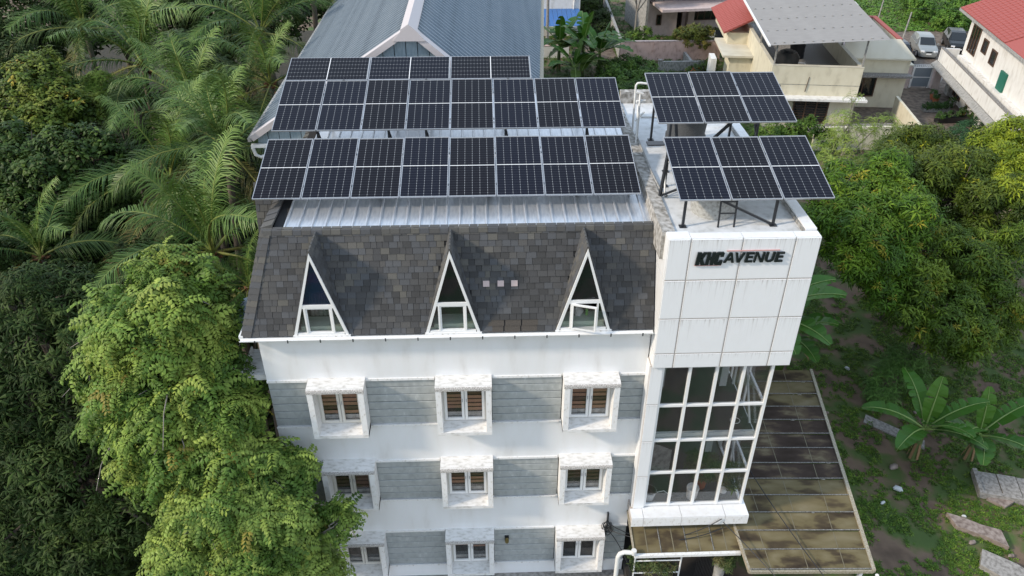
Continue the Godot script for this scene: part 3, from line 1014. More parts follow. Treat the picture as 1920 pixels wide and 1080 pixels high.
	var xf := Transform3D(Basis(Vector3.UP, -0.3 if k == 2 else 0.0), Vector3(x - w, y0 + 0.05, zf + (0.045 if k == 2 else 0.0)))
	build("casement", cs, M.frame, o, xf)
	var cg := MB.new()
	cg.span(0.038, 2 * w - 0.038, 0.03, h - 0.035, 0.0, 0.005)
	build("casement_pane", cg, M.glass_clear, o, xf)
	var lg := MB.new()
	lg.span(x - hw - 0.1, x + hw + 0.1, 9.2, y0 + 0.16, zf - 0.48, zf - 0.08)
	build("inner_ledge", lg, M.lime, o)
	if k == 0:
		var cu := MB.new()
		for q in 7:
			cu.tube([Vector3(x - 0.3 + q * 0.1, y0 + 0.1, -0.5), Vector3(x - 0.28 + q * 0.09, y0 + 0.75, -0.5)], [0.06, 0.05], 6)
		build("curtain", cu, M.greywall, o)
	if k == 2:
		var bg := MB.new()
		bg.tube([Vector3(x - 0.1, y0 + 0.17, -0.2), Vector3(x - 0.08, y0 + 0.28, -0.21), Vector3(x - 0.14, y0 + 0.4, -0.22)], [0.09, 0.13, 0.05], 8)
		build("cloth_bundle", bg, M.innerwhite, o)
		var bt := MB.new()
		bt.tube([Vector3(x + 0.12, y0 + 0.165, -0.2), Vector3(x + 0.12, y0 + 0.34, -0.2)], [0.04, 0.03], 8)
		build("bottle", bt, flat(0.12, 0.35, 0.06, 0.4), o)

func attic(b: Node3D) -> void:
	var mb := MB.new()
	mb.span(-5.6, XR - 0.05, 9.1, 9.18, -8.3, -0.1)
	mb.span(-5.6, XR - 0.05, 9.18, 11.5, -2.6, -2.5)
	build("attic", mb, M.inner, b)
	# galvanised sheets behind the shingles, a raised rib on each joint
	var x := -5.16
	var k := 0
	var roof := Node3D.new()
	roof.name = numbered("metal_roof", b)
	b.add_child(roof, true)
	var y0 := 11.64
	var y1 := 12.16
	while x < XR - 0.05:
		var x1 := minf(x + 0.312, XR - 0.02)
		var sh := MB.new()
		var jut := 0.0 if k % 4 else 0.006
		sh.hexa([Vector3(x + 0.002, y0 - 0.012, -0.84), Vector3(x1 - 0.002, y0 - 0.012, -0.84), Vector3(x1 - 0.002, y1 - 0.012, -8.3), Vector3(x + 0.002, y1 - 0.012, -8.3), Vector3(x + 0.002, y0 + jut, -0.84), Vector3(x1 - 0.002, y0, -0.84), Vector3(x1 - 0.002, y1, -8.3), Vector3(x + 0.002, y1 + jut, -8.3)])
		build("roof_sheet", sh, M.metal, roof)
		var rb := MB.new()
		rb.hexa([Vector3(x - 0.03, y0 + 0.008, -0.845), Vector3(x + 0.03, y0 + 0.008, -0.845), Vector3(x + 0.03, y1 + 0.008, -8.3), Vector3(x - 0.03, y1 + 0.008, -8.3), Vector3(x - 0.012, y0 + 0.042, -0.845), Vector3(x + 0.012, y0 + 0.042, -0.845), Vector3(x + 0.012, y1 + 0.042, -8.3), Vector3(x - 0.012, y1 + 0.042, -8.3)])
		build("roof_rib", rb, M.metal, roof)
		x = x1
		k += 1
	var vl := MB.new()
	vl.hexa([Vector3(-5.42, 11.6, -0.84), Vector3(-5.17, 11.6, -0.84), Vector3(-5.17, 12.1, -8.3), Vector3(-5.42, 12.1, -8.3), Vector3(-5.42, 11.63, -0.84), Vector3(-5.17, 11.63, -0.84), Vector3(-5.17, 12.13, -8.3), Vector3(-5.42, 12.13, -8.3)])
	build("valley_gutter", vl, M.deck, roof)
	var lip := MB.new()
	lip.hexa([Vector3(3.0, 11.5, -0.74), Vector3(XR + 0.02, 11.46, -0.74), Vector3(XR + 0.02, 11.5, -0.84), Vector3(3.0, 11.5, -0.84), Vector3(3.0, 11.64, -0.79), Vector3(XR + 0.02, 11.65, -0.79), Vector3(XR + 0.02, 11.66, -0.9), Vector3(3.0, 11.66, -0.9)])
	build("edge_flashing", lip, M.metal, roof)

func tower(b: Node3D) -> void:
	var x0 := 3.5
	var x1 := 6.86
	var zf := 0.43
	var t := Node3D.new()
	t.name = numbered("stair_tower", b)
	b.add_child(t, true)
	# upper box, clad in white tiles with brown joints
	var core := MB.new()
	core.span(x0 + 0.015, x1 - 0.015, 8.41, 11.9, zf - 0.3, zf - 0.014)
	core.span(x1 - 0.3, x1 - 0.015, 8.41, 11.9, -8.0, zf - 0.3)
	core.span(x0 + 0.015, x0 + 0.2, 8.41, 11.9, -8.0, zf - 0.3)
	core.span(x0 + 0.2, x1 - 0.3, 11.72, 11.9, -8.0, zf - 0.3)
	core.span(x0 + 0.2, x1 - 0.3, 8.41, 8.6, -3.0, zf - 0.3)
	build("joint_bed", core, M.clad_joint, t)
	var xs := [x0, 3.98, 5.13, 6.3, x1]
	var ys := [8.4, 8.83, 9.86, 10.93, 12.0]
	for i in 4:
		for j in 4:
			var mb := MB.new()
			var g := 0.015
			mb.bevel(xs[i] + (g if i else 0.0), xs[i + 1] - (g if i < 3 else 0.0), ys[j] + (g if j else 0.0), ys[j + 1] - (g if j < 3 else 0.01), zf - 0.02, zf + 0.002 * ((i * 3 + j) % 3), 0.006)
			build("cladding_tile", mb, M.tiles[(i + j * 2) % 3], t)
	for j in 4:
		for k in 2:
			var mb := MB.new()
			mb.span(x0 - 0.012, x0 + 0.012, ys[j] + 0.01, ys[j + 1] - 0.012, (zf - 0.022) if k == 0 else -1.2, -0.35 if k == 0 else -0.372)
			build("side_tile", mb, M.clad, t)
			var mr := MB.new()
			mr.span(x1 - 0.012, x1 + 0.006, ys[j] + 0.01, ys[j + 1] - 0.012, (zf - 0.022) if k == 0 else -1.6, -1.58 if k == 0 else -8.0)
			build("side_tile", mr, M.clad, t)
	# parapet caps
	for i in 4:
		var mb := MB.new()
		mb.span(xs[i] + 0.006, xs[i + 1] - 0.006, 11.902, 12.012, zf - (0.34 if i == 0 else 0.27), zf - 0.022)
		build("cap_tile", mb, M.clad, t)
	for k in 6:
		var mb := MB.new()
		var z := zf - 0.3 - k * 1.38
		mb.span(x1 - 0.27, x1 - 0.014, 11.9, 12.06, z - 1.37, z)
		build("cap_tile", mb, M.clad, t)
	var ip := MB.new()
	ip.span(x1 - 0.31, x1 - 0.272, 11.9, 12.03, -8.0, zf - 0.32)
	build("upstand", ip, M.greywall, t)
	var fl := MB.new()
	fl.span(x0 + 0.2, x1 - 0.312, 11.9, 11.95, -8.0, zf - 0.28)
	build("terrace_floor", fl, M.terrace, t)
	for k in 8:
		var pw := MB.new()
		var z := 0.08 - k * 1.02
		pw.span(x0 - 0.09, x0 + 0.2, 11.3, 12.0 + 0.012 * (k % 3), z - 1.02, z)
		build("old_parapet", pw, M.grunge, t)
	var bp := MB.new()
	bp.span(x0 + 0.2, x1 - 0.3, 11.9, 12.32, -8.2, -8.0)
	build("back_parapet", bp, M.grunge, t)
	# left pier beside the glazing
	var yp := [3.28, 4.55, 5.85, 7.15, 8.4]
	var pc := MB.new()
	pc.span(3.465, 3.76, 3.2, 8.4, -0.1, 0.36)
	build("joint_bed", pc, M.clad_joint, t)
	for j in 4:
		var mb := MB.new()
		mb.bevel(3.47, 3.77, yp[j] + 0.01, yp[j + 1] - 0.01, -0.05, 0.372, 0.006)
		build("pier_tile", mb, M.tiles[j % 3], t)
		var ms := MB.new()
		ms.span(3.44, 3.468, yp[j] + 0.01, yp[j + 1] - 0.01, 0.002, 0.33)
		build("pier_tile", ms, M.clad, t)
	# stair hall behind the glass
	var hall := MB.new()
	hall.span(3.77, 6.55, 3.1, 3.3, -3.5, 0.2)
	hall.span(3.77, 6.3, 3.1, 8.4, -3.6, -3.5)
	hall.span(3.6, 3.77, 3.1, 8.4, -3.5, -0.1)
	build("hall", hall, M.innerfloor, t)
	var mid := MB.new()
	mid.span(3.78, 6.5, 5.72, 5.92, -3.4, 0.12)
	build("mid_floor", mid, M.inner, t)
	var beam := MB.new()
	beam.span(3.78, 6.5, 5.67, 5.98, 0.122, 0.2)
	beam.span(3.78, 6.5, 8.2, 8.4, 0.1, 0.2)
	build("floor_edge", beam, M.innerwhite, t)
	for q in [[4.3, 0.16, 3.3], [6.0, 0.2, 3.3], [4.3, 0.16, 5.92], [6.05, 0.2, 5.92]]:
		var cl := MB.new()
		cl.span(q[0], q[0] + q[1], q[2], q[2] + 2.4, -1.9, -1.7)
		build("column", cl, M.innerwhite, t)
	var pt := MB.new()
	for k in 12:
		var a := k * 0.11
		var a2 := (k + 1) * 0.11
		pt.quad(Vector3(3.8 + 1.0 * sin(a), 3.32, -0.75 - 0.35 * (1 - cos(a))), Vector3(3.8 + 1.0 * sin(a2), 3.32, -0.75 - 0.35 * (1 - cos(a2))), Vector3(3.8 + 1.0 * sin(a2), 4.7 - 0.6 * sin(a2) * sin(a2), -0.75 - 0.35 * (1 - cos(a2))), Vector3(3.8 + 1.0 * sin(a), 4.7 - 0.6 * sin(a) * sin(a), -0.75 - 0.35 * (1 - cos(a))))
	build("partition_reflection", pt, M.greywall, t)  # curved grey sheet stands in for a reflection in the glazing
	# glazed front and its right-hand return
	var gx := [3.79, 4.47, 5.14, 5.82, 6.52]
	var gy := [3.36, 4.62, 5.83, 7.05, 8.37]
	for i in 5:
		var mb := MB.new()
		mb.span(gx[i] - 0.036, gx[i] + 0.036, 3.32, 8.395, 0.24, 0.33)
		build("upright_bar", mb, M.frame, t)
	for j in 5:
		for i in 4:
			var mb := MB.new()
			mb.span(gx[i] + 0.038, gx[i + 1] - 0.038, gy[j] - 0.032, gy[j] + 0.032, 0.245, 0.325)
			build("cross_bar", mb, M.frame, t)
	for j in 4:
		for i in 4:
			var mb := MB.new()
			mb.span(gx[i] + 0.036, gx[i + 1] - 0.036, gy[j] + 0.03, gy[j + 1] - 0.03, 0.275, 0.281)
			build("pane", mb, M.glass_clear, t)
		for k in 2:
			var mb := MB.new()
			mb.span(6.517, 6.523, gy[j] + 0.03, gy[j + 1] - 0.03, 0.24 - k * 1.2, -0.9 - k * 1.2)
			build("side_pane", mb, M.glass_clear, t)
	for k in 2:
		var mb := MB.new()
		mb.span(6.49, 6.55, 3.32, 8.395, -0.93 - k * 1.2, -0.99 - k * 1.2)
		build("upright_bar", mb, M.frame, t)
	for j in 5:
		var mb := MB.new()
		mb.span(6.49, 6.55, gy[j] - 0.03, gy[j] + 0.03, -3.4, 0.238)
		build("cross_bar", mb, M.frame, t)
	for y in [3.5, 6.0]:
		var mb := MB.new()
		mb.bar(Vector3(6.44, y, -0.1), Vector3(6.44, y + 2.0, -1.6), 0.05, 0.05)
		mb.bar(Vector3(6.44, y, -1.7), Vector3(6.44, y + 2.2, -1.7), 0.06, 0.06)
		build("brace", mb, M.innerwhite, t)
	# projecting sill under the glazing
	var lc := MB.new()
	lc.span(3.4, 6.62, 2.96, 3.24, -0.05, 0.7)
	build("sill_bed", lc, M.clad_joint, t)
	var lx := [3.38, 3.72, 4.78, 6.0, 6.66]
	for i in 4:
		var mb := MB.new()
		mb.hexa([Vector3(lx[i] + 0.006, 2.95, 0.724), Vector3(lx[i + 1] - 0.006, 2.95, 0.724), Vector3(lx[i + 1] - 0.006, 2.95, 0.702), Vector3(lx[i] + 0.006, 2.95, 0.702), Vector3(lx[i] + 0.006, 3.25, 0.724), Vector3(lx[i + 1] - 0.006, 3.25, 0.724), Vector3(lx[i + 1] - 0.006, 3.25, 0.702), Vector3(lx[i] + 0.006, 3.25, 0.702)])
		build("sill_tile", mb, M.sidewhite, t)
		var mt := MB.new()
		mt.span(lx[i] + 0.006, lx[i + 1] - 0.006, 3.242, 3.29, 0.374 if i == 0 else 0.1, 0.72)
		build("sill_tile", mt, M.clad, t)
	var bw := MB.new()
	bw.span(6.35, 6.55, 0.0, 8.4, -8.0, -3.5)
	bw.span(3.5, 6.5, 0.0, 2.95, -8.0, -2.2)
	build("tower_wall", bw, M.greywall, t)

# ---------------------------------------------------------------- lettering
func letter_mesh(ch: String, size: float, width: float, shear: float, bold: float) -> Array:
	var f := FontVariation.new()
	var base := SystemFont.new()
	base.font_names = PackedStringArray(["Droid Sans"])
	base.font_weight = 700
	f.base_font = base
	f.variation_embolden = 0.0
	var t := TextMesh.new()
	t.text = ch
	t.font = f
	t.font_size = 64
	t.pixel_size = 0.01
	t.depth = 0.04
	var a := t.get_mesh_arrays()
	var v: PackedVector3Array = a[Mesh.ARRAY_VERTEX]
	var lo := Vector3(1e9, 1e9, 0)
	var hi := Vector3(-1e9, -1e9, 0)
	for p in v:
		lo = lo.min(p)
		hi = hi.max(p)
	var k := size / (hi.y - lo.y)
	for i in v.size():
		var y := (v[i].y - lo.y) * k
		v[i] = Vector3((v[i].x - lo.x) / (hi.x - lo.x) * width + y * shear, y, v[i].z)
	a[Mesh.ARRAY_VERTEX] = v
	var m := ArrayMesh.new()
	m.add_surface_from_arrays(Mesh.PRIMITIVE_TRIANGLES, a)
	return [m, width]

func sign_letters() -> void:
	var o := thing("building_sign", "black raised letters KHC AVENUE on the white tower front", "sign", Vector3(4.12, 11.38, 0.455))
	var x := 0.0
	var y := 0.0
	for q in [["K", 0.215, 0.33], ["H", 0.185, 0.33], ["C", 0.175, 0.33], ["A", 0.235, 0.25], ["V", 0.225, 0.25], ["E", 0.17, 0.25], ["N", 0.215, 0.25], ["U", 0.2, 0.25], ["E", 0.175, 0.25]]:
		var big: bool = q[2] > 0.3
		var lm: Mesh
		if big:
			# heavy block capitals with narrow counters, leaning a little
			var polys := {"K": [[[0, 0], [0.42, 0], [0.42, 1], [0, 1]], [[0.42, 0.34], [0.62, 0], [1.06, 0], [0.7, 0.52], [0.42, 0.62]], [[0.42, 0.56], [0.7, 0.5], [1.04, 1], [0.62, 1], [0.42, 0.68]]],
				"H": [[[0, 0], [0.4, 0], [0.4, 1], [0, 1]], [[0.58, 0], [0.98, 0], [0.98, 1], [0.58, 1]], [[0.4, 0.4], [0.58, 0.4], [0.58, 0.6], [0.4, 0.6]]],
				"C": [[[0.12, 0], [0.9, 0], [1, 0.08], [1, 0.36], [0.6, 0.36], [0.6, 0.2], [0.42, 0.2], [0.42, 0.8], [0.6, 0.8], [0.6, 0.64], [1, 0.64], [1, 0.92], [0.9, 1], [0.12, 1], [0, 0.9], [0, 0.1]]]}
			var mb := MB.new()
			for pl in polys[q[0]]:
				var pts := []
				for v in pl:
					pts.append(Vector2(v[0] * q[1] * 0.98 + v[1] * q[2] * 0.1, v[1] * q[2]))
				mb.prism(pts, -0.02, 0.02)
			lm = mb.done()
		else:
			lm = letter_mesh(q[0], q[2], q[1], 0.1, 1.0)[0]
		var li := put("letter", lm, M.letter, o, Transform3D(Basis.IDENTITY, Vector3(x, -0.02 if big else 0.035, 0.01)))
		li.set_meta("label", "letter " + q[0])
		x += q[1] + (0.012 if big else 0.03) + (0.02 if q[0] == "C" else 0.0) - (0.05 if q[0] == "A" else 0.0)
	var l := MB.new()
	l.span(0.0, 0.6, -0.05, -0.035, -0.018, 0.004)
	build("red_strip", l, M.redline, o)
	var l2 := MB.new()
	l2.span(0.68, 1.86, 0.315, 0.335, -0.018, 0.004)
	build("red_strip", l2, M.redline, o)

# ---------------------------------------------------------------- solar modules
func make_panel() -> Node3D:
	var o := thing("solar_panel", "", "solar panel", Vector3.ZERO, 0.0, "solar panels on the roof")
	var w := 1.134
	var h := 2.278
	var fr := MB.new()
	for e in [[0.0, 0.014, 0.0, h], [w - 0.014, w, 0.0, h], [0.014, w - 0.014, 0.0, 0.016], [0.014, w - 0.014, h - 0.016, h]]:
		fr.span(e[0], e[1], -0.035, 0.003, -e[3], -e[2])
	build("frame", fr, M.alu, o)
	var md := MB.new()
	md.span(0.014, w - 0.014, -0.004, 0.001, -h / 2 - 0.01, -h / 2 + 0.01)
	build("middle_strip", md, M.frame, o)
	var bk := MB.new()
	bk.span(0.022, w - 0.022, -0.012, -0.006, -h + 0.022, -0.022)
	build("back_sheet", bk, M.innerwhite, o)
	for k in 2:
		var c := MB.new()
		var a := -0.016 - k * (h / 2 - 0.006)
		var e := -h / 2 + 0.01 - k * (h / 2 - 0.026)
		c.quad(Vector3(0.014, -0.001, a), Vector3(w - 0.014, -0.001, a), Vector3(w - 0.014, -0.001, e), Vector3(0.014, -0.001, e))
		build("cell_field", c, M.cell[0], o)
	for s in [0.42, 1.62]:
		var c := MB.new()
		c.span(w + 0.002, w + 0.023, -0.02, 0.008, -s - 0.03, -s + 0.03)
		build("clamp", c, M.steel, o)
	return o

func solar() -> void:
	var ord := ["first", "second", "third", "fourth", "fifth", "sixth", "seventh", "eighth"]
	var proto := make_panel()
	var first := true
	var count := 0
	for row in [[-6.006, 12.052, -1.712, 0.2559, 8, "upright dark panel, %s from the left in the front roof row"], [-6.011, 12.687, -4.324, 0.2566, 8, "upright dark panel, %s from the left in the row behind the front one"],
			[3.799, 13.277, -3.078, 0.2328, 3, "dark panel, %s from the left in the rear rack over the terrace"], [3.788, 12.636, -0.2015, 0.24, 3, "dark panel, %s from the left in the front rack above the sign"]]:
		for k in row[4]:
			var xf := Transform3D(Basis(Vector3.RIGHT, row[3] + 0.005 * sin(count * 2.7)) * Basis(Vector3.BACK, 0.003 * sin(count * 1.9)), Vector3(row[0] + k * 1.159, row[1], row[2]))
			var l: String = row[5] % ord[k]
			var o := proto
			if first:
				proto.transform = xf
				tag(proto, l)
				first = false
			else:
				o = copy(proto, "solar_panel", l, xf)
			for c in o.get_children():
				if c.name.begins_with("cell_field"):
					c.material_override = M.cell[[0, 1, 0, 2, 0, 2, 1, 0, 1, 2][count % 10]]
			count += 1
	var t := 0.2566
	for k in 3:
		var b := Basis(Vector3.RIGHT, t) * Basis(Vector3.UP, -PI / 2)
		var up := 2.278 + 0.02 + 1.134
		var o := copy(proto, "solar_panel", "sideways dark panel, %s from the left in the rearmost short row" % ord[k], Transform3D(b, Vector3(-6.011 + k * 2.3, 12.687 + up * sin(t), -4.324 - up * cos(t))))
		for c in o.get_children():
			if c.name.begins_with("cell_field"):
				c.material_override = M.cell[k % 2]
	# racks: purlins under the modules and black posts down to the roof
	var racks := [
		["black steel rack carrying the front roof row of panels", -6.006, 12.052, -1.712, 0.2559, 9.2, [-5.6, -3.1, -0.4, 1.8, 3.1], 11.66, 0.07],
		["black steel rack carrying the panel row behind the front one", -6.011, 12.687, -4.324, 0.2566, 9.2, [-4.85, -3.0, -2.02, 0.07, 2.22], 11.66, 0.07],
		["black steel rack of the rear panels over the terrace", 3.799, 13.277, -3.078, 0.2328, 3.45, [4.12, 6.3], 11.95, 0.0],
		["black steel rack of the front panels above the sign", 3.788, 12.636, -0.2015, 0.24, 3.45, [3.93, 5.98], 11.95, 0.0]]
	for q in racks.size():
		var r: Array = racks[q]
		var o := thing("panel_rack", r[0], "rack", Vector3(r[1], r[2], r[3]))
		for s in [0.35, 1.9]:
			var p := MB.new()
			p.span(0.02, r[5], -0.085, -0.037, -s * cos(r[4]) - 0.02, -s * cos(r[4]) + 0.02)
			build("rail", p, M.alu, o, Transform3D(Basis.IDENTITY, Vector3(0, s * sin(r[4]), 0)))
		for x in r[6]:
			for s in ([0.0, 2.1] if q > 1 else ([0.08, 2.1] if q == 1 else [0.7, 2.1])):
				var top := Vector3(x - r[1], s * sin(r[4]) - 0.04, -s * cos(r[4]) - 0.03)
				var roof: float = r[7] + (maxf(0.0, -0.84 - (r[3] + top.z)) * r[8]) - r[2]
				var p := MB.new()
				p.bar(top, Vector3(top.x, roof, top.z), 0.055, 0.055)
				p.box(Vector3(top.x, roof + 0.01, top.z), Vector3(0.16, 0.02, 0.14))
				build("post", p, M.steel, o)
				if q == 1 and s < 1:
					var d := MB.new()
					d.bar(top + Vector3(0.0, -0.05, 0), Vector3(top.x + 0.16, roof, top.z - 0.1), 0.045, 0.045)
					build("brace", d, M.steel, o)
		if q >= 2:
			var d := MB.new()
			if q == 3:
				d.bar(Vector3(0.95, -0.05, -0.05), Vector3(5.95 - r[1], 11.99 - r[2], -0.02), 0.05, 0.05)
			else:
				d.bar(Vector3(0.9, -0.95, 0.05), Vector3(2.1, 0.0, -0.4), 0.06, 0.06)
				d.bar(Vector3(2.45, -0.1, -0.1), Vector3(2.75, -1.25, -0.05), 0.06, 0.06)
			build("brace", d, M.steel, o)
			var e := MB.new()
			if q == 3:
				e.bar(Vector3(-0.02, 0.33, -1.5), Vector3(-0.1, -0.65, -1.45), 0.06, 0.06)
				e.bar(Vector3(-0.08, -0.6, -1.42), Vector3(0.35, -0.35, -1.3), 0.045, 0.045)
				e.box(Vector3(-0.22, 0.48, -2.0), Vector3(0.4, 0.03, 0.22))
			else:
				e.bar(Vector3(0.45, -0.05, -0.05), Vector3(0.65, -1.3, -0.1), 0.06, 0.06)
			build("brace", e, M.steel, o)
	var ld := thing("ladder", "short black ladder leaning under the front terrace panels", "ladder", Vector3(4.72, 11.95, -0.18))
	for s in [0.0, 0.36]:
		var p := MB.new()
		p.bar(Vector3(s, 0, 0), Vector3(s, 0.72, -0.08), 0.035, 0.035)
		build("rail", p, M.steel, ld)
	for y in [0.33, 0.62]:
		var p := MB.new()
		p.bar(Vector3(0.018, y, -0.04), Vector3(0.342, y, -0.04), 0.025, 0.025)
		build("rung", p, M.steel, ld)

func terrace_things() -> void:
	var t := thing("water_tank", "dark grey plastic water tank half hidden under the rear terrace panels", "water tank", Vector3(4.95, 11.95, -4.7))
	var mb := MB.new()
	mb.tube([Vector3(0, 0, 0), Vector3(0, 0.06, 0), Vector3(0, 0.35, 0), Vector3(0, 0.4, 0), Vector3(0, 0.8, 0), Vector3(0, 1.05, 0)], [0.5, 0.54, 0.54, 0.5, 0.54, 0.42], 24)
	build("body", mb, M.tank, t)
	var l := MB.new()
	l.tube([Vector3(0, 1.05, 0), Vector3(0, 1.12, 0)], [0.22, 0.2], 16)
	build("lid", l, M.black, t)
	t = thing("water_tank", "low pale grey tank with a stained foot under the front terrace panels", "water tank", Vector3(4.8, 11.95, -1.0))
	mb = MB.new()
	mb.tube([Vector3(0, 0, 0), Vector3(0, 0.12, 0), Vector3(0, 0.6, 0)], [0.5, 0.52, 0.52], 24)
	build("body", mb, M.greytank, t)
	mb = MB.new()
	mb.tube([Vector3(0, 0.6, 0), Vector3(0, 0.66, 0)], [0.4, 0.25], 20)
	build("lid", mb, M.tank, t)
	var p := thing("water_pipes", "white plumbing pipes with tees standing at the terrace's back left corner", "pipes", Vector3(3.68, 11.95, -5.6))
	for q in [[[Vector3(0, -0.3, 0), Vector3(-0.02, 1.4, 0), Vector3(0.02, 1.46, 0), Vector3(0.1, 1.47, 0), Vector3(0.7, 1.42, 0.1)], 0.03], [[Vector3(0.05, -0.4, 0.5), Vector3(0.1, 1.25, 0.1)], 0.03], [[Vector3(0.0, 1.0, 0.15), Vector3(0.26, 1.0, 0.1)], 0.04], [[Vector3(0.0, 1.25, 0.1), Vector3(0.18, 1.2, 0.12)], 0.035],
			[[Vector3(-0.02, 0.5, 0.3), Vector3(0.24, 0.72, 0.2)], 0.025], [[Vector3(-0.05, -0.2, 0.9), Vector3(0.05, 0.9, 0.2)], 0.025], [[Vector3(0.3, 0.3, -0.5), Vector3(0.95, 0.33, -0.4)], 0.04]]:
		mb = MB.new()
		var rr := []
		for k in q[0].size():
			rr.append(q[1])
		mb.tube(q[0], rr, 8)
		build("pipe", mb, M.pvc, p)
	p = thing("water_pipes", "thin white pipe bent down beside the front terrace panels", "pipes", Vector3(3.9, 11.95, -2.2))
	mb = MB.new()
	mb.tube([Vector3(-0.08, 0.02, 0.5), Vector3(-0.06, 0.55, 0.15), Vector3(0.0, 0.66, 0), Vector3(0.1, 0.68, -0.05), Vector3(0.5, 0.68, -0.1)], [0.022, 0.022, 0.022, 0.022, 0.022], 7)
	build("pipe", mb, M.pvc, p)
	p = thing("water_pipes", "grey pipe lying along the stained wall beside the metal roof", "pipes", Vector3(3.74, 12.0, -3.0))
	mb = MB.new()
	mb.tube([Vector3(0, 0.02, -2.4), Vector3(-0.02, 0.03, 0), Vector3(0.02, 0.02, 1.2), Vector3(0.14, -0.03, 1.3)], [0.03, 0.03, 0.03, 0.03], 7)
	build("pipe", mb, M.greywall, p)

func canopies() -> void:
	# the lean-to roof along the right side
	var o := thing("carport_roof", "mossy brown sheet carport roof running back beside the tower", "canopy", Vector3(6.6, 2.6, 2.05))
	var zs := [2.05]
	for k in 13:
		zs.append(2.05 - 0.64 * (k + 1))
	var right := func(z: float) -> float:
		return lerpf(9.78, 11.0, (2.05 - z) / 7.9)
	var left := func(z: float) -> float:
		return 6.36 if z > 0.5 else 6.6
	for k in 13:
		var a: float = zs[k]
		var c: float = zs[k + 1]
		var mb := MB.new()
		var xl := 6.4 if k < 3 else 6.62
		var ya := 2.72
		var sag := 0.02 * ((k * 5) % 3)
		mb.hexa([Vector3(xl, ya - 0.02, a - 0.01), Vector3(right.call(a) - 0.05, 2.56 - sag, a - 0.01), Vector3(right.call(c) - 0.05, 2.56 - sag, c + 0.012), Vector3(xl, ya - 0.02, c + 0.012),
			Vector3(xl, ya, a - 0.01), Vector3(right.call(a) - 0.05, 2.58 - sag, a - 0.01), Vector3(right.call(c) - 0.05, 2.58 - sag, c + 0.012), Vector3(xl, ya, c + 0.012)])
		build("roof_sheet", mb, M.canopy[[3, 0, 1, 0, 1, 2, 2, 2, 2, 2, 1, 0, 1][k]], o, Transform3D(Basis.IDENTITY, -o.position))
		var jb := MB.new()
		jb.bar(Vector3(xl, ya + 0.012, a), Vector3(right.call(a) - 0.05, 2.6, a), 0.024, 0.02)
		build("joint_strip", jb, M.canopy_bar, o, Transform3D(Basis.IDENTITY, -o.position))
		for q in 3:
			var f := 0.17 + q * 0.3
			var sm := MB.new()
			sm.bar(Vector3(lerpf(xl, right.call(a), f), lerpf(ya, 2.58 - sag, f) + 0.002, a - 0.03), Vector3(lerpf(xl, right.call(c), f), lerpf(ya, 2.58 - sag, f) + 0.002, c + 0.03), 0.02, 0.004)
			build("seam_line", sm, M.seam, o, Transform3D(Basis.IDENTITY, -o.position))
	var ed := MB.new()
	ed.bar(Vector3(right.call(2.1), 2.55, 2.1), Vector3(right.call(-6.3), 2.55, -6.3), 0.1, 0.12)
	build("side_gutter", ed, M.canopy_edge, o, Transform3D(Basis.IDENTITY, -o.position))
	ed = MB.new()
	ed.bar(Vector3(6.38, 2.66, 2.09), Vector3(9.78, 2.52, 2.09), 0.05, 0.1)
	build("front_edge", ed, M.canopy_edge, o, Transform3D(Basis.IDENTITY, -o.position))
	ed = MB.new()
	ed.bar(Vector3(6.38, 2.66, 0.5), Vector3(6.38, 2.66, 2.09), 0.06, 0.12)
	build("left_edge", ed, M.canopy_edge, o, Transform3D(Basis.IDENTITY, -o.position))
	for z in [2.0, -2.0, -6.0]:
		var ps := MB.new()
		ps.bar(Vector3(right.call(z) - 0.25, 0, z - 0.05), Vector3(right.call(z) - 0.25, 2.5, z - 0.05), 0.09, 0.09)
		build("post", ps, M.frame, o, Transform3D(Basis.IDENTITY, -o.position))
	var pw := MB.new()
	pw.tube([Vector3(9.83, 2.52, 2.2), Vector3(9.86, 2.4, 2.22), Vector3(9.84, 0.0, 2.2)], [0.05, 0.05, 0.05], 8)
	build("downpipe", pw, M.pvc, o, Transform3D(Basis.IDENTITY, -o.position))
	# the smaller canopy under the tower sill
	o = thing("porch_canopy", "small mossy sheet canopy with white gutter under the tower's glazing", "canopy", Vector3(3.45, 2.6, 0.4))
	for k in 4:
		var mb := MB.new()
		var a := 3.45 + k * 0.735
		var c := a + 0.725
		mb.hexa([Vector3(a, 2.5, 1.28), Vector3(c, 2.5, 1.28), Vector3(c, 2.76, 0.1), Vector3(a, 2.76, 0.1), Vector3(a, 2.52, 1.28), Vector3(c, 2.52, 1.28), Vector3(c, 2.78, 0.1), Vector3(a, 2.78, 0.1)])
		build("roof_sheet", mb, M.canopy[[0, 3, 0, 3][k]], o, Transform3D(Basis.IDENTITY, -o.position))
		var sm := MB.new()
		sm.bar(Vector3(c + 0.005, 2.53, 1.27), Vector3(c + 0.005, 2.79, 0.1), 0.025, 0.012)
		build("joint_strip", sm, M.canopy_bar, o, Transform3D(Basis.IDENTITY, -o.position))
		var sn := MB.new()
		sn.bar(Vector3(a + 0.36, 2.528, 1.26), Vector3(a + 0.36, 2.785, 0.12), 0.03, 0.006)
		build("seam_line", sn, M.seam, o, Transform3D(Basis.IDENTITY, -o.position))
	var gt := MB.new()
	gt.bar(Vector3(3.42, 2.47, 1.33), Vector3(6.38, 2.47, 1.33), 0.09, 0.09)
	build("gutter", gt, M.sidewhite, o, Transform3D(Basis.IDENTITY, -o.position))
	var le := MB.new()
	le.bar(Vector3(3.42, 2.52, 1.3), Vector3(3.42, 2.8, 0.02), 0.05, 0.06)
	build("left_edge", le, M.canopy_edge, o, Transform3D(Basis.IDENTITY, -o.position))
	var dp := thing("drain_pipe", "thick white drain pipe bent over at the porch's left end", "pipe", Vector3(2.98, 0, 1.3))
	var tb := MB.new()
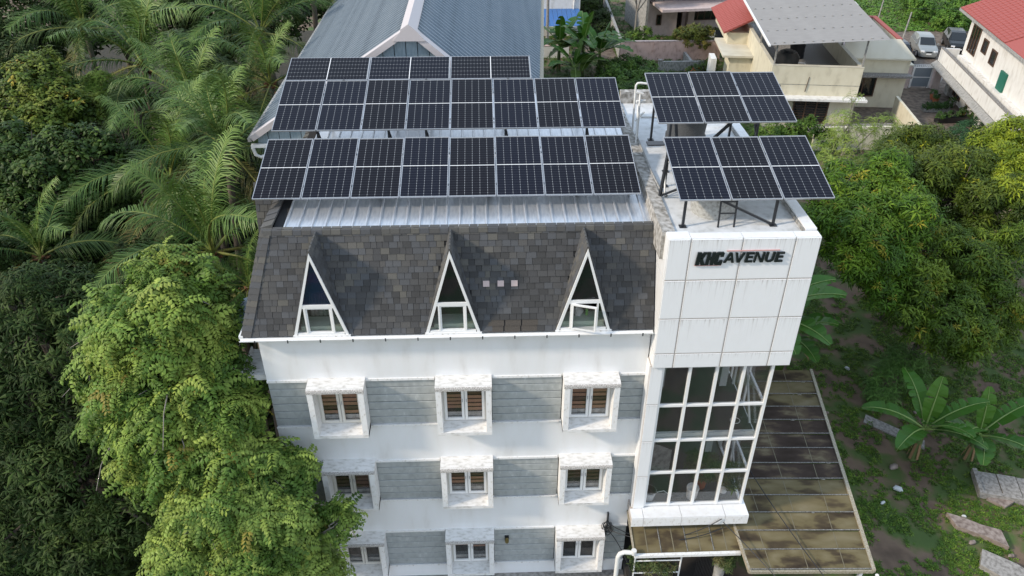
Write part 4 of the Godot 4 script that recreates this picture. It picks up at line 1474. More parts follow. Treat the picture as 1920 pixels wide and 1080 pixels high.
	tb.tube([Vector3(0, 0, 0), Vector3(0, 2.4, 0), Vector3(0.05, 2.55, 0), Vector3(0.16, 2.61, 0), Vector3(0.42, 2.6, 0.02)], [0.065, 0.065, 0.065, 0.065, 0.065], 10)
	build("pipe", tb, M.pvc, dp)
	tb = MB.new()
	tb.tube([Vector3(0.42, 2.55, 0.02), Vector3(0.42, 2.7, 0.02)], [0.075, 0.075], 10)
	build("collar", tb, M.pvc, dp)
	# porch rail with pot plants, dark porch behind
	var rl := thing("porch_railing", "white tubular porch railing with plants below the small canopy", "railing", Vector3(3.5, 1.0, 1.2))
	for y in [1.24, 1.08, 0.55]:
		var m := MB.new()
		m.tube([Vector3(0, y, 0), Vector3(1.3, y - 0.01, 0)], [0.022, 0.022], 7)
		build("rail", m, M.frame, rl)
	for x in [0.0, 1.3]:
		var m := MB.new()
		m.tube([Vector3(x, -1.0, 0), Vector3(x, 1.25, 0)], [0.025, 0.025], 7)
		build("post", m, M.frame, rl)
	for k in 12:
		var m := MB.new()
		m.tube([Vector3(0.1 + k * 0.1, 0.56, 0), Vector3(0.1 + k * 0.1, 1.08, 0)], [0.006, 0.006], 5)
		build("spindle", m, M.steel, rl)
	var po := MB.new()
	po.span(3.5, 6.6, 0.003, 0.5, -2.2, 0.9)
	tag(build("porch_floor", po, M.inner), "dark porch floor under the small canopy", "", "", "structure")
	var ra := MB.new()
	for k in 14:
		ra.bar(Vector3(5.35 + k * 0.045, 0.5, 1.0), Vector3(5.35 + k * 0.045, 2.3, 1.0), 0.014, 0.014)
	var gr := tag(build("grille", ra, M.steel), "dark steel bar grille standing in the porch opening", "grille")
	gr.set_meta("kind", "thing")

# ---------------------------------------------------------------- neighbours
func ring_loft(mb: MB, rings: Array) -> void:
	for i in rings.size() - 1:
		var n: int = rings[i].size()
		for k in n:
			var l := (k + 1) % n
			mb.quad(rings[i][k], rings[i][l], rings[i + 1][l], rings[i + 1][k])
	for e in [0, rings.size() - 1]:
		var r: Array = rings[e]
		for k in range(1, r.size() - 1):
			if e == 0:
				mb.tri(r[0], r[k + 1], r[k])
			else:
				mb.tri(r[0], r[k], r[k + 1])

func car(label: String, at: Vector3, turn: float, paint: Material) -> void:
	var o := thing("parked_car", label, "car", at, turn, "cars parked in the lane")
	var st := [[-1.86, 0.66, 0.8, 0.6, 0.86], [-1.8, 0.74, 0.92, 0.58, 1.05], [-1.6, 0.77, 0.95, 0.56, 1.42], [-1.3, 0.78, 0.96, 0.57, 1.5], [-0.2, 0.79, 0.95, 0.58, 1.53], [0.25, 0.79, 0.94, 0.57, 1.47], [0.98, 0.78, 0.9, 0.66, 0.97], [1.5, 0.76, 0.8, 0.62, 0.87], [1.78, 0.7, 0.68, 0.55, 0.72], [1.86, 0.6, 0.6, 0.5, 0.62]]
	var rings := []
	for s in st:
		var w: float = s[1]
		rings.append([Vector3(-w * 0.92, 0.22, s[0]), Vector3(w * 0.92, 0.22, s[0]), Vector3(w, 0.45, s[0]), Vector3(w * 0.98, s[2], s[0]), Vector3(s[3], s[4], s[0]), Vector3(-s[3], s[4], s[0]), Vector3(-w * 0.98, s[2], s[0]), Vector3(-w, 0.45, s[0])])
	var b := MB.new()
	ring_loft(b, rings)
	build("body", b, paint, o)
	var ws := MB.new()
	ws.quad(Vector3(-0.62, 0.99, 0.975), Vector3(0.62, 0.99, 0.975), Vector3(0.54, 1.45, 0.31), Vector3(-0.54, 1.45, 0.31))
	build("windscreen", ws, M.carglass, o)
	for s in [-1, 1]:
		for q in [[0.72, -0.28], [-0.36, -1.05], [-1.12, -1.52]]:
			var sw := MB.new()
			var p := []
			for e in [[q[0], 0.0], [q[1], 0.0], [q[1], 1.0], [minf(q[0], 0.3), 1.0]]:
				p.append(Vector3(s * lerpf(0.778, 0.585, e[1]), lerpf(0.99, 1.43, e[1]), e[0]))
			if s > 0:
				sw.quad(p[0], p[1], p[2], p[3])
			else:
				sw.quad(p[3], p[2], p[1], p[0])
			build("side_window", sw, M.carglass, o)
		var hl := MB.new()
		hl.box(Vector3(s * 0.52, 0.66, 1.8), Vector3(0.3, 0.14, 0.1), Basis(Vector3.UP, s * 0.25))
		build("headlight", hl, M.lamp, o)
		var mi := MB.new()
		mi.box(Vector3(s * 0.88, 1.0, 0.7), Vector3(0.16, 0.12, 0.08))
		build("mirror", mi, paint, o)
		for z in [1.15, -1.2]:
			var ty := MB.new()
			ty.tube([Vector3(s * 0.62, 0.29, z), Vector3(s * 0.8, 0.29, z)], [0.29, 0.29], 16)
			var wt := build("wheel", ty, M.tyre, o)
			var rm := MB.new()
			rm.tube([Vector3(s * 0.795, 0.29, z), Vector3(s * 0.81, 0.29, z)], [0.19, 0.17], 12)
			build("rim", rm, M.rim, wt)
	var gr := MB.new()
	gr.box(Vector3(0, 0.62, 1.84), Vector3(0.5, 0.1, 0.06))
	gr.box(Vector3(0, 0.4, 1.84), Vector3(1.0, 0.1, 0.06))
	build("grille", gr, M.black, o)
	var bp := MB.new()
	bp.box(Vector3(0, 0.42, 1.83), Vector3(1.3, 0.2, 0.1))
	build("bumper", bp, paint, o)
	var np := MB.new()
	np.box(Vector3(0, 0.47, 1.9), Vector3(0.42, 0.1, 0.02))
	build("number_plate", np, M.frame, o)

func framed_window(o: Node3D, at: Vector3, w: float, h: float, leaves: int, out: Vector3, m: Material, bars := false) -> void:
	# a window lying on a wall: at is the lower left corner, out the wall's outward direction
	var right := Vector3.UP.cross(out).normalized()
	var xf := Transform3D(Basis(right, Vector3.UP, out), at)
	var fr := MB.new()
	fr.span(-0.07, 0.0, -0.07, h + 0.07, -0.05, 0.06)
	fr.span(w, w + 0.07, -0.07, h + 0.07, -0.05, 0.06)
	fr.span(0, w, -0.07, 0, -0.05, 0.06)
	fr.span(0, w, h, h + 0.07, -0.05, 0.06)
	for k in range(1, leaves):
		fr.span(w * k / leaves - 0.04, w * k / leaves + 0.04, 0, h, -0.04, 0.05)
	if bars:
		for k in 9:
			fr.span(0, w, h * (k + 0.5) / 9 - 0.012, h * (k + 0.5) / 9 + 0.012, 0.03, 0.045)
	var f := build("window", fr, m, o, xf)
	for k in leaves:
		var g := MB.new()
		g.span(w * k / leaves + 0.03, w * (k + 1) / leaves - 0.03, 0.0, h, 0.0, 0.012)
		build("pane", g, M.glass_dark, f)
	var d := MB.new()
	d.span(0, w, 0, h, -0.03, -0.02)
	build("dark_room", d, M.dark, f)

func boxes(called: String, o: Node3D, m: Material, list: Array) -> MeshInstance3D:
	var mb := MB.new()
	for q in list:
		mb.span(q[0], q[1], q[2], q[3], q[4], q[5])
	return build(called, mb, m, o)

func rear_hall() -> void:
	var o := thing("rear_hall", "long hall with a pale blue ribbed gable roof behind the panels", "building", Vector3(-2.7, 0, -9.1))
	var L := Vector3(-5.35, 10.53, 0)
	var A := Vector3(-0.02, 13.97, 0)
	var rx0 := 4.0
	var rx1 := 6.6
	var zb := -36.0
	var bw := MB.new()
	bw.prism([Vector2(-5.1, -0.1), Vector2(3.8, -0.1), Vector2(3.8, 10.5), Vector2(0, 13.8), Vector2(-5.1, 10.6)], zb + 0.5, -0.25)
	build("wall", bw, M.bluewall, o)
	# upright cladding boards of the gable
	var x := -5.2
	var k := 0
	while x < 3.9:
		var x1 := x + 0.36
		var top := func(q: float) -> float:
			return lerpf(L.y, A.y, (q - L.x) / (A.x - L.x)) - 0.12 if q < 0 else lerpf(A.y, 10.53, q / rx0) - 0.12
		var p := [Vector2(x + 0.012, 10.3), Vector2(x1 - 0.012, 10.3), Vector2(x1 - 0.012, maxf(10.32, top.call(x1))), Vector2(x + 0.012, maxf(10.32, top.call(x)))]
		var mb := MB.new()
		mb.prism(p, -0.24, -0.1 - 0.012 * (k % 2))
		build("gable_board", mb, M.bluewall, o)
		x = x1
		k += 1
	# two roof slopes with ribs running down to the eaves
	for side in 2:
		var rf := MB.new()
		var e0 := L if side == 0 else Vector3(rx0, 10.53, 0)
		var e1 := Vector3(L.x, L.y, zb) if side == 0 else Vector3(rx1, 10.53, zb)
		var r0 := A
		var r1 := Vector3(A.x, A.y, zb)
		var n := 104
		for i in n:
			var f0 := float(i) / n
			var f1 := (i + 0.6) / n
			var f2 := (i + 0.63) / n
			var f3 := (i + 1.0) / n
			var lift := Vector3(0, 0.085, 0)
			for q in [[f0, f1, 0, 0], [f1, f2, 0, 1], [f2, (f2 + f3) / 2, 1, 1], [(f2 + f3) / 2, f3, 1, 0]]:
				var a: Vector3 = e0.lerp(e1, q[0]) + lift * q[2]
				var b: Vector3 = e0.lerp(e1, q[1]) + lift * q[3]
				var c: Vector3 = r0.lerp(r1, q[1]) + lift * q[3]
				var d: Vector3 = r0.lerp(r1, q[0]) + lift * q[2]
				if side == 0:
					rf.quad(b, a, d, c)
				else:
					rf.quad(a, b, c, d)
		build("roof_slope", rf, M.bluemetal[side], o)
	var rc := MB.new()
	for s in [-1, 1]:
		rc.hexa([A + Vector3(0 if s > 0 else -0.25, 0.06 if s > 0 else -0.12, 0.12), A + Vector3(0.25 if s > 0 else 0.0, -0.1 if s > 0 else 0.12, 0.12), Vector3(A.x, A.y, zb) + Vector3(0.25 if s > 0 else 0.0, -0.1 if s > 0 else 0.12, 0), Vector3(A.x, A.y, zb) + Vector3(0 if s > 0 else -0.25, 0.06 if s > 0 else -0.12, 0),
			A + Vector3(0 if s > 0 else -0.25, 0.16 if s > 0 else -0.01, 0.12), A + Vector3(0.25 if s > 0 else 0.0, -0.06 if s > 0 else 0.16, 0.12), Vector3(A.x, A.y, zb) + Vector3(0.25 if s > 0 else 0.0, -0.06 if s > 0 else 0.16, 0), Vector3(A.x, A.y, zb) + Vector3(0 if s > 0 else -0.25, 0.16 if s > 0 else -0.01, 0)])
	build("ridge_cap", rc, M.pinkwhite, o)
	var apx := MB.new()
	apx.prism([Vector2(-0.52, 13.62), Vector2(0.48, 13.62), Vector2(0.24, 13.9), Vector2(-0.02, 14.1), Vector2(-0.28, 13.9)], -0.2, 0.125)
	build("apex_plate", apx, M.pinkwhite, o)
	for q in [[L, A], [A, Vector3(rx0, 10.53, 0)]]:
		var mb := MB.new()
		var d: Vector3 = (q[1] - q[0]).normalized()
		var up := Vector3(-d.y, d.x, 0)
		var off := up * 0.03 + Vector3(0, 0, 0.05)
		mb.hexa([q[0] + off + Vector3(0, 0, 0.04) - up * 0.15, q[1] + off + Vector3(0, 0, 0.04) - up * 0.15, q[1] + off - Vector3(0, 0, 0.16) - up * 0.15, q[0] + off - Vector3(0, 0, 0.16) - up * 0.15,
			q[0] + off + Vector3(0, 0, 0.04) + up * 0.04, q[1] + off + Vector3(0, 0, 0.04) + up * 0.04, q[1] + off - Vector3(0, 0, 0.35) + up * 0.04, q[0] + off - Vector3(0, 0, 0.35) + up * 0.04])
		build("barge_board", mb, M.pinkwhite, o)
	boxes("front_gutter", o, M.frame, [[-5.4, 3.9, 10.2, 10.3, -0.06, 0.08]])
	var eg := MB.new()
	eg.bar(L + Vector3(-0.05, -0.05, 0.1), Vector3(L.x - 0.05, L.y - 0.05, zb), 0.12, 0.12)
	build("eave_gutter", eg, M.greywall, o)
	eg = MB.new()
	eg.bar(Vector3(rx0 + 0.06, 10.48, 0.1), Vector3(rx1 + 0.06, 10.48, zb), 0.16, 0.14)
	build("eave_gutter", eg, M.canopy_edge, o)
	var dp := MB.new()
	dp.tube([Vector3(-5.36, 10.2, 0.05), Vector3(-5.3, 9.95, 0.05), Vector3(-5.15, 9.85, 0.02), Vector3(-4.6, 10.0, -0.15)], [0.06, 0.06, 0.06, 0.06], 8)
	build("downpipe", dp, M.pvc, o)

func cream_house() -> void:
	var o := thing("cream_house", "cream flat-roofed house under a grey sheet shelter on its terrace", "house", Vector3(18.55, 0, -35.2), -0.12)
	boxes("wall", o, M.cream, [[0, 5.85, -0.1, 3.05, -0.2, 0], [0, 5.85, 3.09, 4.3, -0.24, 0.03], [0, 0.2, -0.1, 4.3, -14.8, -0.24], [5.62, 5.85, 3.1, 4.3, -9.0, -0.24], [5.6, 5.85, -0.1, 3.08, -9.0, -0.2], [0, 5.85, -0.1, 4.3, -15, -14.8]])
	boxes("seam", o, M.greywall, [[0.0, 5.84, 3.052, 3.088, -0.2, 0.01]])
	boxes("coping", o, M.creamtop, [[-0.02, 5.87, 4.302, 4.33, -0.26, 0.05], [-0.02, 0.22, 4.302, 4.33, -14.8, -0.26], [5.6, 5.87, 4.302, 4.33, -9.0, -0.26]])
	boxes("terrace_floor", o, M.mossy, [[0.2, 5.6, 3.1, 3.2, -14.7, -0.24]])
	boxes("sunshade", o, M.whitehouse, [[0.6, 6.35, 2.2, 2.34, 0.002, 0.75]])
	framed_window(o, Vector3(1.9, 0.5, 0.03), 2.2, 1.6, 3, Vector3(0, 0, 1), M.wood, true)
	var bs := MB.new()
	bs.bar(Vector3(2.5, 3.6, 0.05), Vector3(2.4, 2.6, 0.04), 0.05, 0.03)
	build("drain_spout", bs, M.wood, o)
	# sheet shelter
	for k in 5:
		var mb := MB.new()
		var z0 := 0.55 - k * 2.5
		for q in 18:
			var a := z0 - q * 0.14
			var yl := 5.75 + 0.04 * (q * 0.14)
			mb.quad(Vector3(-0.5, yl, a), Vector3(6.86, yl + 0.55, a), Vector3(6.86, yl + 0.58, a - 0.07), Vector3(-0.5, yl + 0.03, a - 0.07))
			mb.quad(Vector3(-0.5, yl + 0.03, a - 0.07), Vector3(6.86, yl + 0.58, a - 0.07), Vector3(6.86, yl + 0.005, a - 0.14) + Vector3(0, 0.55, 0), Vector3(-0.5, yl + 0.005, a - 0.14))
		build("shelter_sheet", mb, M.sheet, o, Transform3D(Basis.IDENTITY, Vector3(0, k * 0.09, 0)))
		var bo := MB.new()
		for q in 12:
			bo.box(Vector3(-0.2 + q * 0.6, lerpf(5.82, 6.36, (q * 0.6 + 0.3) / 7.36) + k * 0.09, z0 - 0.3), Vector3(0.09, 0.05, 0.09))
		build("bolt", bo, M.greywall, o)
	for q in [[0.1, -0.1, 5.75], [5.75, -0.1, 6.2], [0.1, -5, 6.0], [5.75, -5, 6.4]]:
		var p := MB.new()
		p.bar(Vector3(q[0], 4.3, q[1]), Vector3(q[0], q[2], q[1]), 0.09, 0.09)
		build("shelter_post", p, M.greywall, o)
	var eb := MB.new()
	eb.bar(Vector3(-0.55, 5.72, 0.58), Vector3(-0.55, 6.15, -11.5), 0.12, 0.1)
	build("shelter_gutter", eb, M.sidewhite, o)
	# lower right wing
	boxes("wing_wall", o, M.cream, [[5.9, 10.6, -0.1, 3.6, -11, -4.6], [9.5, 9.75, 3.6, 4.75, -11, -5.1], [5.9, 9.5, 3.6, 4.75, -11.2, -11]])
	var ap := MB.new()
	ap.hexa([Vector3(5.9, 3.55, -4.3), Vector3(10.8, 3.55, -4.3), Vector3(9.7, 4.7, -5.1), Vector3(5.9, 4.7, -5.1), Vector3(5.9, 3.66, -4.3), Vector3(10.8, 3.66, -4.3), Vector3(9.7, 4.8, -5.1), Vector3(5.9, 4.8, -5.1)])
	build("wing_apron", ap, M.creamtop, o)
	boxes("wing_coping", o, M.redtile, [[9.45, 9.8, 4.752, 4.84, -11.2, -5.1], [5.9, 9.45, 4.752, 4.84, -11.25, -10.9]])
	boxes("wing_roof", o, M.pinkpale, [[5.9, 9.5, 3.602, 3.7, -11, -5.1]])
	boxes("wing_sunshade", o, M.mossy, [[5.95, 10.7, 2.4, 2.55, -4.598, -3.9]])
	framed_window(o, Vector3(6.9, 0.9, -4.57), 1.6, 1.3, 2, Vector3(0, 0, 1), M.wood)
	# side porch with its little tiled roof
	boxes("porch_wall", o, M.cream, [[-1.6, -1.4, -0.1, 2.9, -8.4, -6.3], [-1.4, -0.002, -0.1, 2.9, -6.5, -6.3]])
	boxes("porch_slab", o, M.creamtop, [[-2.2, -0.002, 2.902, 3.05, -10.6, -6.0]])
	boxes("gate_pier", o, M.whitehouse, [[-2.9, -2.5, -0.1, 2.6, -8.0, -6.6]])
	var rt := MB.new()
	rt.hexa([Vector3(-1.9, 3.9, -8.6), Vector3(0.3, 5.0, -8.6), Vector3(0.3, 5.0, -16), Vector3(-1.9, 3.9, -16), Vector3(-1.9, 3.98, -8.6), Vector3(0.3, 5.1, -8.6), Vector3(0.3, 5.1, -16), Vector3(-1.9, 3.98, -16)])
	var rr := build("tiled_roof", rt, M.redtile, o)
	for i in 7:
		for k in 18:
			var tm := MB.new()
			var f := i / 7.0
			var f1 := (i + 1.15) / 7.0
			var z := -8.6 - k * 0.41
			tm.hexa([Vector3(lerpf(-1.95, 0.3, f), lerpf(3.97, 5.1, f) + 0.05, z), Vector3(lerpf(-1.95, 0.3, f1), lerpf(3.97, 5.1, f1) + 0.015, z), Vector3(lerpf(-1.95, 0.3, f1), lerpf(3.97, 5.1, f1) + 0.015, z - 0.38), Vector3(lerpf(-1.95, 0.3, f), lerpf(3.97, 5.1, f) + 0.05, z - 0.38),
				Vector3(lerpf(-1.95, 0.3, f), lerpf(3.97, 5.1, f) + 0.085, z - 0.1), Vector3(lerpf(-1.95, 0.3, f1), lerpf(3.97, 5.1, f1) + 0.05, z - 0.1), Vector3(lerpf(-1.95, 0.3, f1), lerpf(3.97, 5.1, f1) + 0.05, z - 0.28), Vector3(lerpf(-1.95, 0.3, f), lerpf(3.97, 5.1, f) + 0.085, z - 0.28)])
			build("roof_tile", tm, M.redtile, rr)
	boxes("porch_gable", o, M.cream, [[-1.5, 0.0, 3.05, 3.9, -15.5, -9.0]])
	# tanks on the terrace, things of their own
	var far := Transform3D(Basis(Vector3.UP, -0.12), Vector3(18.55, 0, -35.2))
	for q in [["black ribbed water tank at the front of the sheet shelter", Vector3(1.15, 3.2, -1.2), 1.35], ["black water tank in the shade at the back of the sheet shelter", Vector3(2.9, 3.2, -5.6), 0.9]]:
		var t := thing("water_tank", q[0], "water tank", far * q[1])
		var mb := MB.new()
		var s: float = q[2]
		mb.tube([Vector3(0, 0, 0), Vector3(0, 0.3 * s, 0), Vector3(0, 0.34 * s, 0), Vector3(0, 0.6 * s, 0), Vector3(0, 0.64 * s, 0), Vector3(0, 1.0 * s, 0), Vector3(0, 1.25 * s, 0)], [0.6 * s, 0.6 * s, 0.56 * s, 0.6 * s, 0.56 * s, 0.6 * s, 0.4 * s], 18)
		build("body", mb, M.black, t)
		mb = MB.new()
		mb.tube([Vector3(0, 1.25 * s, 0), Vector3(0, 1.33 * s, 0)], [0.25 * s, 0.22 * s], 14)
		build("lid", mb, M.black, t)
	var pp := thing("water_pipes", "white pipe running down beside the shelter's black tank", "pipes", far * Vector3(2.3, 3.2, -1.0))
	var pm := MB.new()
	pm.tube([Vector3(-0.6, 1.0, -0.1), Vector3(0.0, 1.0, 0), Vector3(0.25, 0.05, 0.5)], [0.035, 0.035, 0.035], 7)
	build("pipe", pm, M.pvc, pp)
	for q in [["tall thin mast on the cream house's back roof", Vector3(29.7, 3.7, -45.0), 3.3, 0.05], ["shorter thin mast by the cream house's back right corner", Vector3(30.0, 3.7, -41.2), 2.4, 0.06]]:
		var t := MB.new()
		t.tube([Vector3.ZERO, Vector3(0.15, q[2], 0)], [q[3], q[3] * 0.8], 7)
		tag(build("mast", t, M.greywall, self, Transform3D(Basis.IDENTITY, q[1])), q[0], "pole")
	# yard wall below the house
	var w := thing("yard_wall", "cream yard wall wrapping the corner below the cream house", "wall", Vector3(23.1, 0, -31.2))
	boxes("front_run", w, M.cream, [[-2.5, 4.4, -0.1, 1.55, -0.18, 0]])
	var s := MB.new()
	s.hexa([Vector3(4.22, -0.1, -0.18), Vector3(4.4, -0.1, -0.18), Vector3(5.25, -0.1, -5.4), Vector3(5.07, -0.1, -5.4), Vector3(4.22, 1.6, -0.18), Vector3(4.4, 1.6, -0.18), Vector3(5.25, 1.6, -5.4), Vector3(5.07, 1.6, -5.4)])
	build("side_run", s, M.cream, w)
	boxes("yard_floor", w, M.mossy, [[-2.0, 4.2, 0.3, 0.5, -3.2, -0.2]])

func white_house() -> void:
	var o := thing("white_house", "white two-storey house with red tiled roof at the right edge", "house", Vector3(34.75, 0, -41.6), -0.2)
	boxes("wall", o, M.whitehouse, [[0, 6, -0.1, 2.9, 0, 22], [0.35, 6, 2.9, 6.0, -0.3, 22]])
	boxes("balcony_band", o, M.whitehouse, [[-0.95, -0.78, 2.15, 3.1, -0.9, 22], [-0.78, 0.35, 2.1, 2.3, -0.9, 22], [-0.78, 0.35, 2.3, 3.1, -0.9, -0.72]])
	boxes("balcony_coping", o, M.mossy, [[-0.98, -0.74, 3.102, 3.16, -0.92, 22]])
	boxes("balcony_floor", o, M.mossy, [[-0.74, 0.34, 2.302, 2.36, -0.7, 22]])
	var ss := MB.new()
	ss.hexa([Vector3(-1.3, 1.75, -1.1), Vector3(-1.3, 1.75, 22), Vector3(-0.95, 2.0, 22), Vector3(-0.95, 2.0, -1.1), Vector3(-1.3, 1.83, -1.1), Vector3(-1.3, 1.83, 22), Vector3(-0.95, 2.12, 22), Vector3(-0.95, 2.12, -1.1)])
	build("sunshade", ss, M.greywall, o)
	framed_window(o, Vector3(0.34, 3.45, 0.5), 1.5, 1.8, 3, Vector3(-1, 0, 0), M.wood)
	framed_window(o, Vector3(0.34, 4.1, 3.0), 0.8, 0.8, 1, Vector3(-1, 0, 0), M.wood)
	framed_window(o, Vector3(0.34, 3.85, 4.8), 0.85, 0.85, 1, Vector3(-1, 0, 0), M.wood)
	framed_window(o, Vector3(-0.01, 0.4, 1.5), 1.4, 1.2, 2, Vector3(-1, 0, 0), M.wood)
	framed_window(o, Vector3(-0.01, 0.7, 4.3), 0.7, 0.6, 1, Vector3(-1, 0, 0), M.wood)
	var rt := MB.new()
	rt.hexa([Vector3(-0.45, 5.95, 22), Vector3(3.4, 7.6, 22), Vector3(3.4, 7.6, -0.9), Vector3(-0.45, 5.95, -0.9), Vector3(-0.45, 6.05, 22), Vector3(3.4, 7.7, 22), Vector3(3.4, 7.7, -0.9), Vector3(-0.45, 6.05, -0.9)])
	var roof := build("roof", rt, M.redtile, o)
	for i in 14:
		for k in 18:
			var tm := MB.new()
			var f := i / 14.0
			var f1 := (i + 1.12) / 14.0
			var z := -0.9 + k * 0.5
			var a := Vector3(lerpf(-0.5, 3.4, f), lerpf(6.04, 7.7, f), z)
			var b := Vector3(lerpf(-0.5, 3.4, f1), lerpf(6.04, 7.7, f1), z)
			tm.hexa([a + Vector3(0, 0.045, 0.48), b + Vector3(0, 0.012, 0.48), b + Vector3(0, 0.012, 0), a + Vector3(0, 0.045, 0), a + Vector3(0, 0.075, 0.38), b + Vector3(0, 0.042, 0.38), b + Vector3(0, 0.042, 0.12), a + Vector3(0, 0.075, 0.12)])
			build("roof_tile", tm, M.redtile, roof)
	var rf2 := MB.new()
	rf2.hexa([Vector3(3.4, 7.5, 22), Vector3(7, 6.0, 22), Vector3(7, 6.0, -0.9), Vector3(3.4, 7.5, -0.9), Vector3(3.4, 7.7, 22), Vector3(7, 6.1, 22), Vector3(7, 6.1, -0.9), Vector3(3.4, 7.7, -0.9)])
	build("roof", rf2, M.greywall, o)
	boxes("fascia", o, M.greywall, [[-0.52, -0.46, 5.85, 6.02, -0.95, 22]])
	boxes("shutter", o, M.green, [[0.2, 0.34, 2.9, 4.1, 7.3, 8.3]])
	boxes("air_conditioner", o, M.greywall, [[-0.4, -0.02, 0.2, 0.9, 0.6, 1.4]])

func pink_house() -> void:
	var o := thing("pink_house", "pale pink house with projecting slabs behind the pink compound wall", "house", Vector3(14.4, 0, -57.0), 0.12)
	boxes("wall", o, M.pinkpale, [[0, 2.9, -0.1, 2.95, -6, 0], [2.9, 9, -0.1, 2.95, -6, -1.8], [4.1, 4.7, 0.1, 2.95, -1.0, -0.4], [0.4, 9, 3.2, 6.5, -6, -0.4]])
	boxes("slab", o, M.pinkpale, [[0.3, 9, 2.96, 3.18, -6, 3.2], [-0.6, 9, 5.0, 5.2, -2, 1.8]])
	boxes("balcony_shade", o, M.greywall, [[0.6, 9, 3.2, 4.0, -0.38, 0.2]])
	framed_window(o, Vector3(2.95, 0.2, -1.77), 1.0, 2.1, 1, Vector3(0, 0, 1), M.wood)
	framed_window(o, Vector3(4.9, 0.9, -1.77), 2.6, 1.5, 4, Vector3(0, 0, 1), M.wood)
	framed_window(o, Vector3(1.0, 1.1, 0.02), 0.35, 0.8, 1, Vector3(0, 0, 1), M.wood)
	boxes("side_wall", o, M.greywall, [[-0.25, -0.02, -0.1, 5, -6, 0.5]])
	var w := thing("compound_wall", "stained pink compound wall with piers and a bushy top", "wall", Vector3(11.0, 0, -50.0))
	boxes("front_run", w, M.pink, [[0, 8.4, -0.1, 1.6, -0.2, 0]])
	for x in [0.0, 2.75, 5.5, 8.2]:
		boxes("pier", w, M.pink, [[x, x + 0.25, -0.1, 1.63, -0.22, 0.04]])
	boxes("coping", w, M.pinkpale, [[-0.02, 8.4, 1.602, 1.66, -0.215, 0.03]])
	var s := MB.new()
	s.hexa([Vector3(-0.02, -0.1, -0.21), Vector3(0.2, -0.1, -0.21), Vector3(0.9, -0.1, -16), Vector3(0.68, -0.1, -16), Vector3(-0.02, 1.6, -0.21), Vector3(0.2, 1.6, -0.21), Vector3(0.9, 1.6, -16), Vector3(0.68, 1.6, -16)])
	build("side_run", s, M.greywall, w)
	var lw := thing("low_wall", "low grey cement wall below the pink compound wall", "wall", Vector3(13.7, 0, -47.2))
	boxes("run", lw, M.greywall, [[0, 4.8, -0.1, 0.8, -0.2, 0], [2.6, 2.8, 0.8, 0.82, -2.0, -0.2], [2.6, 2.8, -0.1, 0.8, -2.6, -0.202]])
	boxes("corner_pier", lw, M.concrete, [[0, 0.3, 0.8, 0.95, -0.25, 0.03]])
	var cl := thing("clothes_line", "washing with a bright blue cloth hung before the pink house", "laundry", Vector3(19.2, 0.9, -53.0))
	for q in [[0, 0.5, M.innerwhite], [0.55, 1.3, M.navy], [1.4, 2.2, M.bluecloth], [2.3, 3.0, M.innerwhite]]:
		boxes("cloth", cl, q[2], [[q[0], q[1], 0.15, 0.75, -0.02, 0.02]])
	boxes("line", cl, M.steel, [[-0.5, 3.4, 0.752, 0.77, -0.01, 0.01]])

